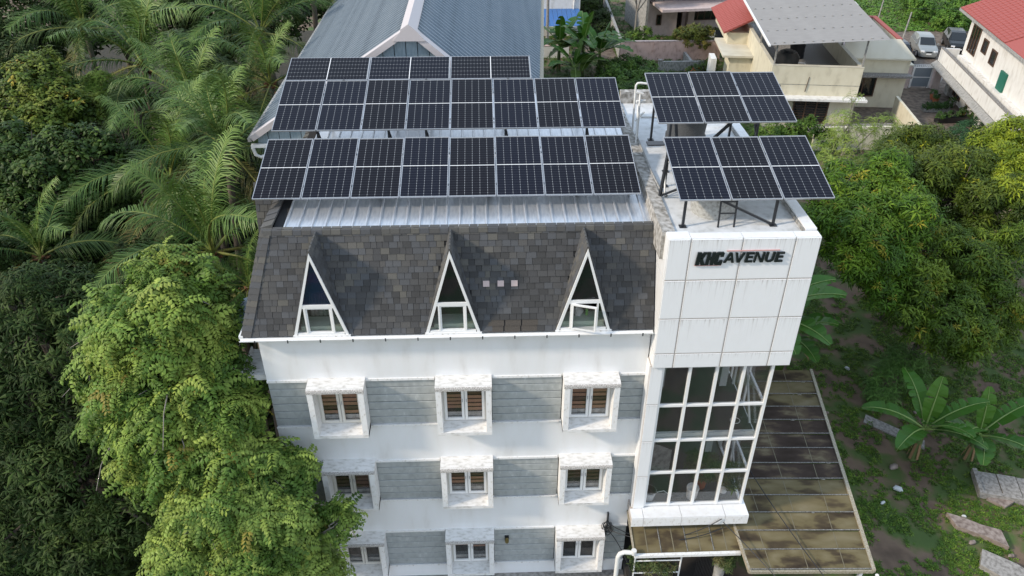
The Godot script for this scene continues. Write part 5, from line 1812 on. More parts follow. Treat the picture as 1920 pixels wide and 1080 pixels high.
func awning_house() -> void:
	var o := thing("awning_house", "small white house with a bright blue awning beside the hall", "house", Vector3(4.9, 0, -57.0))
	boxes("wall", o, M.whitehouse, [[0, 3.4, -0.1, 2.2, -6, -0.6], [0, 3.4, 2.2, 5.5, -6, 0.0]])
	boxes("purple_band", o, flat(0.25, 0.1, 0.2), [[-0.01, 3.41, 3.6, 3.7, -1, 0.01]])
	boxes("top_slab", o, M.whitehouse, [[-0.2, 3.6, 4.6, 4.8, -6, 0.5]])
	boxes("balcony_opening", o, M.dark, [[0.3, 1.4, 3.75, 4.55, -0.5, 0.012]])
	boxes("doorway", o, M.wood, [[1.3, 1.75, 0, 1.9, -0.6, -0.58]])
	boxes("window", o, M.dark, [[0.2, 0.8, 0.9, 1.7, -0.6, -0.585], [2.3, 3.0, 0.9, 1.7, -0.6, -0.585]])
	for k in 9:
		var a := MB.new()
		var x := -0.35 + k * 0.41
		a.hexa([Vector3(x, 2.0, 3.6), Vector3(x + 0.385, 2.0, 3.6), Vector3(x + 0.385, 2.55, 0.02), Vector3(x, 2.55, 0.02), Vector3(x, 2.03, 3.6), Vector3(x + 0.385, 2.03, 3.6), Vector3(x + 0.385, 2.58, 0.02), Vector3(x, 2.58, 0.02)])
		build("awning_sheet", a, M.awning, o)
	boxes("awning_edge", o, M.frame, [[-0.4, 3.4, 1.94, 1.99, 3.58, 3.64]])
	for x in [-0.3, 1.6, 3.3]:
		boxes("awning_post", o, M.greywall, [[x, x + 0.08, 0, 1.95, 3.5, 3.58]])
	var dp := MB.new()
	dp.tube([Vector3(2.8, 2.4, 0.08), Vector3(3.0, 5.5, 0.08)], [0.07, 0.07], 7)
	build("downpipe", dp, M.pvc, o)
	var lw := thing("garden_wall", "short white garden wall with a pink edge behind the banana clump", "wall", Vector3(4.6, 0, -51.0))
	boxes("run", lw, M.whitehouse, [[0, 2.2, -0.1, 1.0, -0.2, 0]])
	boxes("coping", lw, M.pink, [[-0.02, 2.22, 1.002, 1.06, -0.22, 0.02]])
	var pole := thing("utility_pole", "grey concrete utility pole beside the blue awning", "pole", Vector3(5.05, 0, -52.6))
	var pm := MB.new()
	pm.tube([Vector3(0, -0.1, 0), Vector3(0, 8.0, 0)], [0.14, 0.1], 9)
	build("shaft", pm, M.concrete, pole)
	boxes("cross_arm", pole, M.greywall, [[-0.7, 0.7, 6.9, 7.0, -0.05, 0.05]])
	for q in [["electric wire from the grey utility pole to the pink house", [Vector3(5.05, 6.9, -52.6), Vector3(13, 5.6, -56), Vector3(21, 6.2, -57)]], ["lower electric wire crossing above the compound wall", [Vector3(5.05, 5.4, -52.6), Vector3(12, 4.0, -52), Vector3(21, 4.8, -51)]], ["wire slanting over the white house's front", [Vector3(5.05, 7, -52.6), Vector3(7, 4.8, -56), Vector3(8.2, 3.4, -56.9)]], ["long thin wire over the lane of parked cars", [Vector3(26, 5.6, -46), Vector3(36, 4.6, -46), Vector3(48, 5.5, -46)]]]:
		var wm := MB.new()
		var pts := []
		var rr := []
		for k in 9:
			var f := k / 8.0
			pts.append((q[1][0] as Vector3) * (1 - f) * (1 - f) + (q[1][1] as Vector3) * 2 * f * (1 - f) + (q[1][2] as Vector3) * f * f)
			rr.append(0.014)
		wm.tube(pts, rr, 5)
		tag(build("electric_wire", wm, M.steel), q[0], "wire", "electric wires")
	# motorbike
	var mo := thing("motorbike", "dark motorbike parked at the end of the earth path", "motorbike", Vector3(9.2, 0, -55.8), 0.15)
	for z in [-0.6, 0.62]:
		var t := MB.new()
		var c := []
		for k in 15:
			var a := TAU * k / 14
			c.append(Vector3(0, 0.3 + 0.25 * sin(a), z + 0.25 * cos(a)))
		var rr := []
		for k in 15:
			rr.append(0.055)
		t.tube(c, rr, 6, false)
		build("wheel", t, M.tyre, mo)
	var eb := MB.new()
	eb.tube([Vector3(0, 0.4, 0.15), Vector3(0, 0.5, -0.2)], [0.17, 0.15], 8)
	eb.bar(Vector3(0, 0.35, 0.6), Vector3(0, 1.0, 0.35), 0.12, 0.08)
	build("engine", eb, M.greywall, mo)
	var tk := MB.new()
	tk.tube([Vector3(0, 0.8, 0.32), Vector3(0, 0.82, 0.1), Vector3(0, 0.78, -0.1)], [0.08, 0.15, 0.1], 8)
	build("fuel_tank", tk, M.navy, mo)
	boxes("seat", mo, M.black, [[-0.13, 0.13, 0.76, 0.86, -0.75, -0.08]])
	var hb := MB.new()
	hb.tube([Vector3(-0.36, 1.02, 0.25), Vector3(0, 1.05, 0.35), Vector3(0.36, 1.02, 0.25)], [0.02, 0.02, 0.02], 6)
	build("handlebar", hb, M.steel, mo)
	var hl := MB.new()
	hl.tube([Vector3(0, 0.9, 0.38), Vector3(0, 0.9, 0.5)], [0.06, 0.1], 9)
	build("headlight", hl, M.lamp, mo)

func lane_things() -> void:
	car("silver hatchback parked facing the gate, in the middle of the lane", Vector3(37.6, 0, -51.4), -0.22, M.silver)
	car("dark car half hidden behind the cream house's corner", Vector3(34.5, 0, -49.4), -0.12, M.navy)
	car("black car in shade between the silver hatchback and the white house", Vector3(41.0, 0, -52.6), -0.3, M.blackcar)
	var g := thing("metal_gate", "grey sheet metal gate between two pale pink piers", "gate", Vector3(32.4, 0, -42.8), -0.1)
	for k in 2:
		boxes("panel", g, M.gate, [[0.12, 1.38, 0.12 + k * 0.75, 0.8 + k * 0.75, -0.02, 0.02]])
	boxes("frame", g, M.frame, [[0.0, 0.12, 0.0, 1.6, -0.03, 0.03], [1.38, 1.5, 0.0, 1.6, -0.03, 0.03], [0.12, 1.38, 0.8, 0.87, -0.025, 0.025], [0.12, 1.38, 1.55, 1.6, -0.025, 0.025]])
	for k in 9:
		boxes("spike", g, M.frame, [[0.15 + k * 0.14, 0.17 + k * 0.14, 1.6, 1.78, -0.01, 0.01]])
	for q in [["pale pink gate pier on the house side of the metal gate", -0.75], ["pale pink gate pier on the lane side of the metal gate", 1.6]]:
		var p := thing("gate_pier", q[0], "pier", g.transform * Vector3(q[1], 0, 0), -0.1)
		boxes("shaft", p, M.pinkpale, [[0, 0.55, -0.1, 1.75, -0.3, 0.25]])
		boxes("cap", p, M.creamtop, [[-0.05, 0.6, 1.752, 1.85, -0.35, 0.3]])
	var dw := MB.new()
	dw.hexa([Vector3(33.9, 0.008, -42.6), Vector3(34.3, 0.008, -42.2), Vector3(38.6, 0.008, -48.3), Vector3(35.2, 0.008, -48.4), Vector3(33.9, 0.03, -42.6), Vector3(34.3, 0.03, -42.2), Vector3(38.6, 0.03, -48.3), Vector3(35.2, 0.03, -48.4)])
	tag(build("driveway", dw, M.concrete), "pale concrete drive in front of the parked cars", "", "", "structure")
	for q in [["long low planter trough with dark shrubs in the small yard", Vector3(31.1, 0, -37.6), 0.0, 1.9, 0.25], ["black trough of leafy pot plants nearest the white house", Vector3(31.0, 0, -35.4), 0.05, 3.2, 0.4]]:
		var t := thing("planter", q[0], "planter", q[1], q[2])
		boxes("trough", t, M.black if q[4] > 0.3 else M.greywall, [[0, q[3], 0, q[4], -0.5, 0]])
		var lobes := []
		for k in 5:
			lobes.append([0.25 + k * (q[3] - 0.4) / 4.0, q[4] + 0.15, -0.25, 0.28])
		crown("foliage", t, [M.mesh_round], M.leaf, lobes, 26, 0.7, [Color(0.03, 0.06, 0.015), Color(0.06, 0.13, 0.03)], 700 + int(q[3] * 10), {"knobs": 2})
	for k in 5:
		var p := thing("flower_pot", ["round terracotta pot by the long trough", "grey pot with a stump beside the white house", "small terracotta pot near the gate's path", "white tub beside the air conditioner", "brown pot at the yard's middle"][k], "pot", [Vector3(32.8, 0, -39.4), Vector3(33.6, 0, -38.6), Vector3(33.0, 0, -40.2), Vector3(34.0, 0, -37.2), Vector3(33.3, 0, -36.6)][k])
		var mb := MB.new()
		mb.tube([Vector3.ZERO, Vector3(0, 0.35, 0), Vector3(0, 0.38, 0)], [0.16, 0.25, 0.22], 12)
		build("pot", mb, [M.pot, M.greywall, M.pot, M.frame, M.pot][k], p)
		crown("foliage", p, [M.mesh_round], M.leaf, [[0, 0.5, 0, 0.24]], 30, 0.6, [Color(0.04, 0.08, 0.02), Color(0.07, 0.15, 0.03)], 720 + k, {"knobs": 2})
	var bag := MB.new()
	bag.tube([Vector3(-0.3, 0.1, 0), Vector3(0, 0.3, 0), Vector3(0.35, 0.15, 0.1)], [0.1, 0.36, 0.15], 7)
	tag(build("white_sack", bag, M.frame, self, Transform3D(Basis.IDENTITY, Vector3(37.5, 0.2, -66.0))), "white sack lying in the far grass", "sack")

func yard_things() -> void:
	# slabs and stones lying in the yard on the right
	var hs := func(pts: Array, y: float) -> Array:
		var c := Vector2.ZERO
		for p in pts:
			c += p
		c /= pts.size()
		var q := []
		for p in pts:
			q.append(Vector2(p.x - c.x, -(p.y - c.y)))
		return [q, Vector3(c.x, y, c.y)]
	for s in [["long reddish stone slab lying in the weeds near the yard's corner", [Vector2(14.5, -1.75), Vector2(14.55, -1.2), Vector2(15.25, -0.75), Vector2(15.75, -0.3), Vector2(15.85, -0.95), Vector2(15.35, -1.2), Vector2(14.95, -1.5)], 0.2, "stone"],
			["pale stone slab at the bottom corner of the yard", [Vector2(14.5, 0.3), Vector2(14.85, -0.25), Vector2(15.6, 0.35), Vector2(16.2, 1.2), Vector2(15.4, 1.3)], 0.25, "concrete"],
			["long thin cement strip lying under the nearer banana plant", [Vector2(13.6, -6.2), Vector2(13.85, -6.6), Vector2(15.4, -5.1), Vector2(15.2, -4.7)], 0.07, "concrete"],
			["broken stone flake beside the panelled cement slab", [Vector2(16.2, -2.35), Vector2(16.8, -2.6), Vector2(17.1, -2.2), Vector2(16.6, -1.95)], 0.12, "stone"]]:
		var r: Array = hs.call(s[1], 0.0)
		var mb := MB.new()
		var pl: Array = r[0]
		pl.reverse()
		if Geometry2D.is_polygon_clockwise(PackedVector2Array(pl)):
			pl.reverse()
		mb.prism(pl, 0.0, s[2], Transform3D(Basis(Vector3.RIGHT, Vector3(0, 0, -1), Vector3.UP), Vector3.ZERO))
		tag(build("stone_slab", mb, M[s[3]], self, Transform3D(Basis(Vector3.UP, 0.0) * Basis(Vector3(0.3, 0, 1).normalized(), 0.05), r[1])), s[0], "slab")
	var cs := thing("cement_cover", "grey cement cover of three panels at the yard's right edge", "slab", Vector3(16.4, 0, -3.4), -0.28)
	boxes("edge", cs, M.concrete, [[-0.14, 0.0, 0.0, 0.26, -0.15, 1.0], [0.0, 3.0, 0.0, 0.25, 0.86, 1.0]])
	for k in 4:
		boxes("panel", cs, M.concrete, [[0.012 + k * 0.62, 0.6 + k * 0.62, 0.0, 0.19 + 0.015 * (k % 2), -0.1, 0.84]])
	var g := RandomNumberGenerator.new()
	g.seed = 404
	for k in 16:
		var st := MB.new()
		var r := g.randf_range(0.05, 0.15)
		st.tube([Vector3(-r, 0, 0), Vector3(-r * 0.5, r * 0.4, 0), Vector3(r * 0.6, r * 0.35, r * 0.2), Vector3(r, 0, 0.1 * r)], [r * 0.35, r * 0.75, r * 0.7, r * 0.3], 6)
		var p := Vector3(g.randf_range(11.2, 17), 0.02, g.randf_range(-10, 0.3))
		tag(build("loose_stone", st, M.stone if k % 3 else M.innerwhite, self, Transform3D(Basis(Vector3.UP, g.randf() * 6), p)), "small loose stone lying on the weedy earth of the yard", "stone", "loose stones in the yard")
	# corner of a neighbour's tiled roof at the lower left
	var lr := thing("tiled_roof_corner", "corner of a red tiled roof poking out under the dark mango tree", "roof", Vector3(-15.3, 0, 0.2))
	var rm := MB.new()
	rm.hexa([Vector3(-2.5, 1.2, 1.4), Vector3(-0.35, 1.2, 1.4), Vector3(0.28, 1.55, -0.6), Vector3(-2.5, 1.55, -0.6), Vector3(-2.5, 1.27, 1.4), Vector3(-0.3, 1.27, 1.4), Vector3(0.32, 1.62, -0.6), Vector3(-2.5, 1.62, -0.6)])
	build("tiles", rm, M.redtile, lr)
	boxes("wall", lr, M.whitehouse, [[-2.4, -0.4, -0.1, 1.2, -0.4, 1.3]])

func front_things() -> void:
	var al := thing("lean_to_sheet", "small blue-grey corrugated sheet awning on the building's left side", "awning", Vector3(-6.0, 9.0, -1.5))
	for k in 3:
		var mb := MB.new()
		var z := 0.75 - k * 0.5
		mb.hexa([Vector3(-1.0, -0.2, z), Vector3(0.0, 0.25, z), Vector3(0.0, 0.25, z - 0.48), Vector3(-1.0, -0.2, z - 0.48), Vector3(-1.0, -0.17, z), Vector3(0.0, 0.28, z), Vector3(0.0, 0.28, z - 0.48), Vector3(-1.0, -0.17, z - 0.48)])
		build("sheet", mb, M.bluemetal[0], al)
	var ll := thing("side_ledge", "stained concrete sunshade jutting from the building's left wall", "ledge", Vector3(-6.0, 7.85, -0.8))
	boxes("slab", ll, M.dirty, [[-0.62, -0.002, -0.12, 0.05, -0.5, 0.55]])
	boxes("front_lip", ll, M.sidewhite, [[-0.66, -0.62, -0.14, 0.14, -0.5, 0.56]])
	var lm := thing("wall_lamp", "small brass oval lamp on the lowest grey planking", "lamp", Vector3(-0.05, 1.69, 0.0))
	var mb2 := MB.new()
	mb2.tube([Vector3(0, 0.1, 0.05), Vector3(0, 0.06, 0.07), Vector3(0, -0.06, 0.07), Vector3(0, -0.1, 0.05)], [0.02, 0.06, 0.06, 0.02], 10)
	build("shade", mb2, M.brass, lm)
	boxes("back_plate", lm, M.steel, [[-0.06, 0.06, -0.12, 0.12, -0.03, 0.012]])
	var ledge := MB.new()
	ledge.span(-7.5, 3.6, -0.05, 0.1, 0.002, 2.2)
	tag(build("paving", ledge, M.concrete), "stained cement paving along the foot of the facade", "", "", "structure")
	# cables
	var cb := thing("cable_coil", "tangled black cable coil hanging on the facade by the lowest right window", "cable", Vector3(2.86, 2.25, 0.1))
	var g := RandomNumberGenerator.new()
	g.seed = 31
	for k in 7:
		var c := []
		var rr := []
		var r := g.randf_range(0.12, 0.22)
		var q := Vector3(g.randf_range(-0.06, 0.06), g.randf_range(-0.15, 0.15), g.randf_range(0.0, 0.12))
		for i in 13:
			var a := TAU * i / 12
			c.append(q + Vector3(cos(a) * r * 0.6, sin(a) * r, 0.03 * sin(a * 2 + k)))
			rr.append(0.011)
		var cm := MB.new()
		cm.tube(c, rr, 5, false)
		build("loop", cm, M.steel, cb)
	boxes("bracket", cb, M.steel, [[-0.02, 0.02, -0.1, 0.5, -0.09, 0.0]])
	var runs := [["black cable sagging from the coil across the small canopy", [Vector3(2.9, 2.4, 0.15), Vector3(4.2, 2.0, 1.0), Vector3(5.9, 3.2, 0.75)]], ["slack double cable lying over the small canopy", [Vector3(2.9, 2.2, 0.2), Vector3(4.3, 2.5, 1.3), Vector3(6.0, 2.85, 0.76)]],
		["cable crossing the carport roof from the sill bracket to the yard", [Vector3(5.95, 3.1, 0.78), Vector3(7.0, 2.6, 2.0), Vector3(7.6, 2.7, 3.6)]], ["long black cable laid down the length of the carport roof", [Vector3(6.66, 3.6, -3.6), Vector3(7.4, 2.6, -0.6), Vector3(8.6, 2.75, 3.4)]], ["cable dropping from the coil to the drain pipe", [Vector3(2.9, 2.1, 0.15), Vector3(3.2, 1.9, 0.4), Vector3(3.5, 1.3, 1.0)]], ["thin cable hanging down beside the lowest right window", [Vector3(2.85, 2.2, 0.08), Vector3(2.82, 1.4, 0.06), Vector3(2.84, 0.2, 0.06)]]]
	for r in runs:
		var pts := []
		var rr := []
		for k in 13:
			var f := k / 12.0
			pts.append((r[1][0] as Vector3) * (1 - f) * (1 - f) + (r[1][1] as Vector3) * 2 * f * (1 - f) + (r[1][2] as Vector3) * f * f)
			rr.append(0.013)
		var cm := MB.new()
		cm.tube(pts, rr, 5)
		tag(build("cable", cm, M.steel), r[0], "cable", "cables around the porch")
	# things behind the glazing
	var bk := thing("paint_bucket", "white paint bucket with red print on the glazed hall's floor", "bucket", Vector3(5.2, 3.302, 0.02))
	var bm := MB.new()
	bm.tube([Vector3.ZERO, Vector3(0, 0.36, 0)], [0.14, 0.17], 16)
	build("body", bm, M.bucket, bk)
	bm = MB.new()
	bm.tube([Vector3(0, 0.36, 0), Vector3(0, 0.4, 0)], [0.18, 0.17], 16)
	build("lid", bm, M.frame, bk)
	bk = thing("basin", "pale round basin with a hose at the glazed hall's left end", "basin", Vector3(3.98, 3.302, 0.0))
	bm = MB.new()
	bm.tube([Vector3.ZERO, Vector3(0, 0.3, 0), Vector3(0, 0.3, 0), Vector3(0, 0.1, 0)], [0.14, 0.2, 0.18, 0.12], 18)
	build("bowl", bm, M.innerwhite, bk)
	bm = MB.new()
	bm.tube([Vector3(0.2, 0.2, 0), Vector3(0.4, 0.28, 0.02), Vector3(0.62, 0.1, 0.05)], [0.012, 0.012, 0.012], 6)
	build("hose", bm, M.frame, bk)
	bk = thing("wire_ring", "loop of white wire lying on the glazed hall's upper floor", "wire", Vector3(6.1, 5.93, -0.25))
	bm = MB.new()
	var c2 := []
	var r2 := []
	for i in 17:
		c2.append(Vector3(0.13 * cos(TAU * i / 14), 0.02 + 0.001 * i, 0.11 * sin(TAU * i / 14)))
		r2.append(0.008)
	bm.tube(c2, r2, 5)
	build("loop", bm, M.frame, bk)
	for q in [["bushy potted plant in a terracotta pot behind the glazing", Vector3(5.55, 3.302, -0.35), 0.16, M.pot, [[0, 0.75, 0, 0.4], [-0.2, 1.05, 0, 0.3], [0.2, 1.0, 0.1, 0.3]]], ["spiky plant in a white pot by the glazed corner", Vector3(6.15, 3.302, -0.15), 0.13, M.frame, [[0, 0.6, 0, 0.34], [0.05, 0.9, 0, 0.24]]], ["small grey-green plant on the porch step beside the grille", Vector3(6.0, 0.5, 1.1), 0.16, M.greywall, [[0, 1.55, 0, 0.3], [0.15, 1.45, 0.1, 0.22]]], ["trailing leafy plants in a trough behind the porch railing", Vector3(3.6, 0.5, 1.0), 0.18, M.black, [[0.1, 1.4, 0, 0.32], [0.5, 1.3, 0.05, 0.32], [0.85, 1.2, 0.1, 0.25]]]]:
		var p := thing("potted_plant", q[0], "potted plant", q[1])
		var pm := MB.new()
		var hgt: float = (q[4][0][1] as float) - 0.4
		pm.tube([Vector3.ZERO, Vector3(0, hgt, 0)], [q[2] * 0.75, q[2]], 14)
		build("pot", pm, q[3], p)
		crown("foliage", p, [M.mesh_small], M.leaf, q[4], 60, 0.55, [Color(0.035, 0.06, 0.02), Color(0.08, 0.12, 0.04), Color(0.16, 0.14, 0.06)], int(q[1].x * 100), {"knobs": 3})

# ---------------------------------------------------------------- plants and ground
func ground_cover(called: String, label: String, meshes: Array, m: Material, count: int, size: float, pal: Array, seed_: int, where: Callable) -> void:
	var g := RandomNumberGenerator.new()
	g.seed = seed_
	var o := thing(called, label, "plants")
	o.set_meta("kind", "stuff")
	for mesh in meshes:
		var at := []
		var col := []
		for i in count / meshes.size():
			var p: Variant = where.call(g)
			if p == null:
				continue
			var s := size * g.randf_range(0.5, 1.35)
			at.append(Transform3D(Basis(Vector3.UP, g.randf() * TAU) * Basis(Vector3.RIGHT, g.randf_range(-0.3, 0.3)) * Basis.from_scale(Vector3(s, s, s)), p))
			var k := g.randf() * (pal.size() - 1.001)
			col.append((pal[int(k)] as Color).lerp(pal[int(k) + 1], k - int(k)))
		var mm := MultiMesh.new()
		mm.transform_format = MultiMesh.TRANSFORM_3D
		mm.use_colors = true
		mm.mesh = mesh
		mm.instance_count = at.size()
		for i in at.size():
			mm.set_instance_transform(i, at[i])
			mm.set_instance_color(i, col[i])
		var q := MultiMeshInstance3D.new()
		q.multimesh = mm
		q.material_override = m
		q.name = numbered("tufts", o)
		q.set_meta("kind", "stuff")
		o.add_child(q, true)

func ground() -> void:
	var gm := MB.new()
	gm.quad(Vector3(-260, 0, 120), Vector3(260, 0, 120), Vector3(260, 0, -320), Vector3(-260, 0, -320))
	tag(build("ground", gm, M.ground), "weedy brown earth with green patches around the buildings", "", "", "structure")
	var sm := MB.new()
	var p := [Vector2(22, 33), Vector2(36, 33), Vector2(36, 44), Vector2(45, 46), Vector2(46, 58), Vector2(31, 58), Vector2(31, 44), Vector2(28.5, 43)]
	sm.prism(p, 0.0, 0.006, Transform3D(Basis(Vector3.RIGHT, Vector3(0, 0, -1), Vector3.UP), Vector3.ZERO))
	tag(build("earth_lane", sm, M.soil), "bare earth of the small yard and the lane with the cars", "", "", "structure")
	sm = MB.new()
	sm.prism([Vector2(-45, -6), Vector2(-6.1, -6), Vector2(-6.1, 9), Vector2(-8.4, 9.2), Vector2(-8.4, 60), Vector2(-45, 60)], 0.0, 0.006, Transform3D(Basis(Vector3.RIGHT, Vector3(0, 0, -1), Vector3.UP), Vector3.ZERO))
	tag(build("leaf_litter_ground", sm, mottled(49, 0.02, [[0.0, 0.012, 0.011, 0.007], [0.5, 0.03, 0.026, 0.015], [1.0, 0.055, 0.045, 0.025]], Vector3(0.3, 0.3, 0.3), 0.95, 0.0, 6)), "dark leaf-covered ground under the palms", "", "", "structure")
	sm = MB.new()
	sm.prism([Vector2(8.4, 51), Vector2(10.9, 51), Vector2(11.2, 58), Vector2(8.6, 60)], 0.0, 0.006, Transform3D(Basis(Vector3.RIGHT, Vector3(0, 0, -1), Vector3.UP), Vector3.ZERO))
	tag(build("earth_path", sm, M.soil), "earth path between the awning house and the compound wall", "", "", "structure")

func plants() -> void:
	var dark := [Color(0.015, 0.030, 0.005), Color(0.028, 0.052, 0.010), Color(0.048, 0.078, 0.017)]
	var mid := [Color(0.038, 0.077, 0.011), Color(0.075, 0.147, 0.019), Color(0.135, 0.210, 0.029)]
	var lime := [Color(0.075, 0.140, 0.019), Color(0.150, 0.245, 0.032), Color(0.285, 0.350, 0.053)]
	var fresh := [Color(0.068, 0.140, 0.019), Color(0.128, 0.231, 0.032), Color(0.240, 0.329, 0.058)]
	var olive := [Color(0.032, 0.055, 0.006), Color(0.060, 0.095, 0.010), Color(0.110, 0.146, 0.015)]
	var yellow := Color(0.22, 0.19, 0.04)
	var man: Array = M.mesh_mango
	# left of the building
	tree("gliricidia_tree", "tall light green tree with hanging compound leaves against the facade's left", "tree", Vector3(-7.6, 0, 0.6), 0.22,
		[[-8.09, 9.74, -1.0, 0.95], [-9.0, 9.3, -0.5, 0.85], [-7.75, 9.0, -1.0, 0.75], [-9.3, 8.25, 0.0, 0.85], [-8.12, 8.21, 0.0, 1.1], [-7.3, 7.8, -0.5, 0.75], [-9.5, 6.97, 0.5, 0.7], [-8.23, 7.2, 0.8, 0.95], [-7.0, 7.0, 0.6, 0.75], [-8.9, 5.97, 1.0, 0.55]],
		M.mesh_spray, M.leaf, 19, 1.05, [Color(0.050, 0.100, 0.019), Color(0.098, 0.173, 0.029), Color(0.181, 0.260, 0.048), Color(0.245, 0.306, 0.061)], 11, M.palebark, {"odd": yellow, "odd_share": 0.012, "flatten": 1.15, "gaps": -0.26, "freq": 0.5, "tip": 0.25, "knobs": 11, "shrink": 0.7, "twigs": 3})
	tree("gliricidia_tree", "lower light green tree spreading over the facade's bottom left windows", "tree", Vector3(-6.3, 0, 1.9), 0.16,
		[[-6.6, 6.2, 1.2, 0.75], [-7.25, 5.5, 1.8, 0.85], [-6.04, 5.1, 1.8, 0.9], [-7.84, 4.1, 2.2, 0.9], [-6.57, 3.9, 2.2, 1.0], [-5.6, 3.8, 1.6, 0.85], [-5.75, 5.75, 1.0, 0.55], [-4.35, 4.65, 1.6, 0.34], [-5.5, 2.8, 1.8, 0.9]],
		M.mesh_spray, M.leaf, 19, 1.0, [Color(0.044, 0.096, 0.015), Color(0.098, 0.173, 0.033), Color(0.200, 0.278, 0.061), Color(0.254, 0.326, 0.066)], 12, M.palebark, {"odd": yellow, "odd_share": 0.01, "gaps": -0.26, "freq": 0.5, "tip": 0.25, "knobs": 11, "shrink": 0.7, "twigs": 3})
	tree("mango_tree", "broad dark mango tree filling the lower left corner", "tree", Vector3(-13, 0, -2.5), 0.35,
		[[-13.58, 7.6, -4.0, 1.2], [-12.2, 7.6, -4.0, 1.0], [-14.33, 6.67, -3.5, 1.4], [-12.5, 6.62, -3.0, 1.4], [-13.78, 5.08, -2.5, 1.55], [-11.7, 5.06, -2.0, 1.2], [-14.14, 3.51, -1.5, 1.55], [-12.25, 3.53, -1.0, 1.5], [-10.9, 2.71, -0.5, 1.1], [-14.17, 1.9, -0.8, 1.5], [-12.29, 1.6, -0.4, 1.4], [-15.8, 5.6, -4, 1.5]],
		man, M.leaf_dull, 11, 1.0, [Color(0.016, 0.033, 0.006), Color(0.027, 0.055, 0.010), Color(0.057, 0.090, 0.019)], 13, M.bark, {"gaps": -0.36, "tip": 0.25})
	tree("broadleaf_tree", "round dark glossy-leaved tree left of the palms", "tree", Vector3(-17, 0, -13.5), 0.3,
		[[-18.28, 7.5, -14, 1.3], [-16.6, 7.5, -14, 1.25], [-15.4, 7.7, -14, 0.95], [-17.17, 6.4, -13, 1.7], [-18.7, 6.2, -13, 1.4], [-15.5, 6.1, -13, 1.1], [-16.3, 5.3, -12.5, 1.3], [-19.6, 7.5, -14.5, 1.3]],
		M.mesh_round_list, M.leaf, 13, 1.0, [Color(0.017, 0.039, 0.007), Color(0.033, 0.069, 0.011), Color(0.069, 0.113, 0.018)], 14, M.bark, {"tip": 0.3})
	tree("broadleaf_tree", "bright yellow-green tree at the far left above the dark round one", "tree", Vector3(-20, 0, -20), 0.25,
		[[-20.45, 8.8, -20, 1.35], [-21.1, 8, -19, 1.3], [-19.5, 8, -19, 1.1], [-20.2, 7.1, -18, 1.4], [-18.9, 7.5, -20, 0.9], [-21.6, 6.9, -18, 1.3]],
		M.mesh_round_list, M.leaf, 13, 1.0, [Color(0.037, 0.074, 0.010), Color(0.084, 0.130, 0.016), Color(0.186, 0.217, 0.033)], 15, M.bark, {"odd": Color(0.326, 0.260, 0.039), "odd_share": 0.04, "tip": 0.3})
	tree("feathery_tree", "small bright feathery tree between the yellow-green tree and the palms", "tree", Vector3(-18.4, 0, -22.5), 0.14,
		[[-18.7, 7.7, -22, 0.95], [-17.7, 7.5, -22.5, 0.8], [-19.5, 7.3, -22.5, 0.8]], M.mesh_fine, M.leaf, 22, 1.1, fresh, 16, M.bark, {"tip": 0.25})
	var far := [["deep green tree in the far upper left corner", [[-27.4, 8.3, -32, 2.2], [-26.2, 7.1, -34, 2.0], [-29, 7.4, -31, 2.0], [-28.5, 10, -38, 2.4]]], ["dark tree rising behind the palm at the top left", [[-23.9, 7.9, -36, 2.2], [-22, 9.4, -41, 2.4], [-25.5, 9.5, -41, 2.4]]],
		["shadowed tree behind the tall central palm", [[-19.7, 7.5, -36, 2.1], [-17.4, 8.5, -39, 2.2], [-16.8, 7.7, -34, 2.0], [-14, 8.8, -40, 2.2]]], ["low dark tree behind the palm near the hall's roof", [[-16.2, 6.4, -30, 1.9], [-14, 7.0, -32, 1.8], [-12.4, 8.3, -33, 1.6], [-11, 8.6, -38, 2.0]]],
		["dark bush under the far left palm", [[-26, 6.9, -28, 1.6], [-24.2, 6.4, -27, 1.6], [-22.8, 5.8, -25, 1.6], [-28, 6, -27, 1.6]]]]
	for k in far.size():
		var b: Array = far[k][1][0]
		tree("forest_tree", far[k][0], "tree", Vector3(b[0], 0, b[2]), 0.3, far[k][1], M.mesh_round_list, M.leaf_dull, 6, 1.35, dark, 30 + k, M.bark, {"knobs": 4}, "dark trees behind the palms")
	var fill := [["low dark shrub under the palms beside the hall", [[-13, 5.4, -16, 1.5], [-15.5, 5.6, -19, 1.6], [-12.5, 5.8, -20, 1.6], [-10.5, 6.6, -21, 1.3]]], ["dark shrub in the gap between the mango and the lowest palm", [[-12.3, 5.6, -9.5, 1.2], [-15.5, 5.2, -8.5, 1.3], [-10.8, 5.6, -7.5, 1.1], [-18, 5.5, -9, 1.4]]],
		["dark shrub at the foot of the building's left wall", [[-8.6, 6.0, -6, 1.1], [-7.6, 6.5, -5, 0.9], [-9.5, 5.4, -5, 1.1], [-7.3, 5.2, -3, 0.9]]], ["dense undergrowth below the broadleaf tree", [[-20, 4.5, -11, 1.8], [-17, 4.0, -11, 1.6], [-22, 5.5, -14, 1.8], [-23.5, 5.8, -18, 1.8]]]]
	for k in fill.size():
		var b: Array = fill[k][1][0]
		tree("shrub", fill[k][0], "shrub", Vector3(b[0], 0, b[2]), 0.12, fill[k][1], M.mesh_round_list, M.leaf_dull, 8, 1.1, dark, 50 + k, M.bark, {"knobs": 3}, "dark shrubs under the palms")
	palm("tall coconut palm with fruit, in the middle of the palm grove", Vector3(-17.36, 8.2, -24), Vector3(0.6, 0, 0.4), 1.19, 17, 201)
	palm("coconut palm with a reddish trunk close to the hall's left corner", Vector3(-10.1, 8.6, -12.5), Vector3(0.5, 0, -0.6), 1.01, 17, 202)
	palm("coconut palm whose leaves reach down toward the light green tree", Vector3(-9.4, 7.3, -7.2), Vector3(-0.3, 0, 0.4), 1.03, 15, 203)
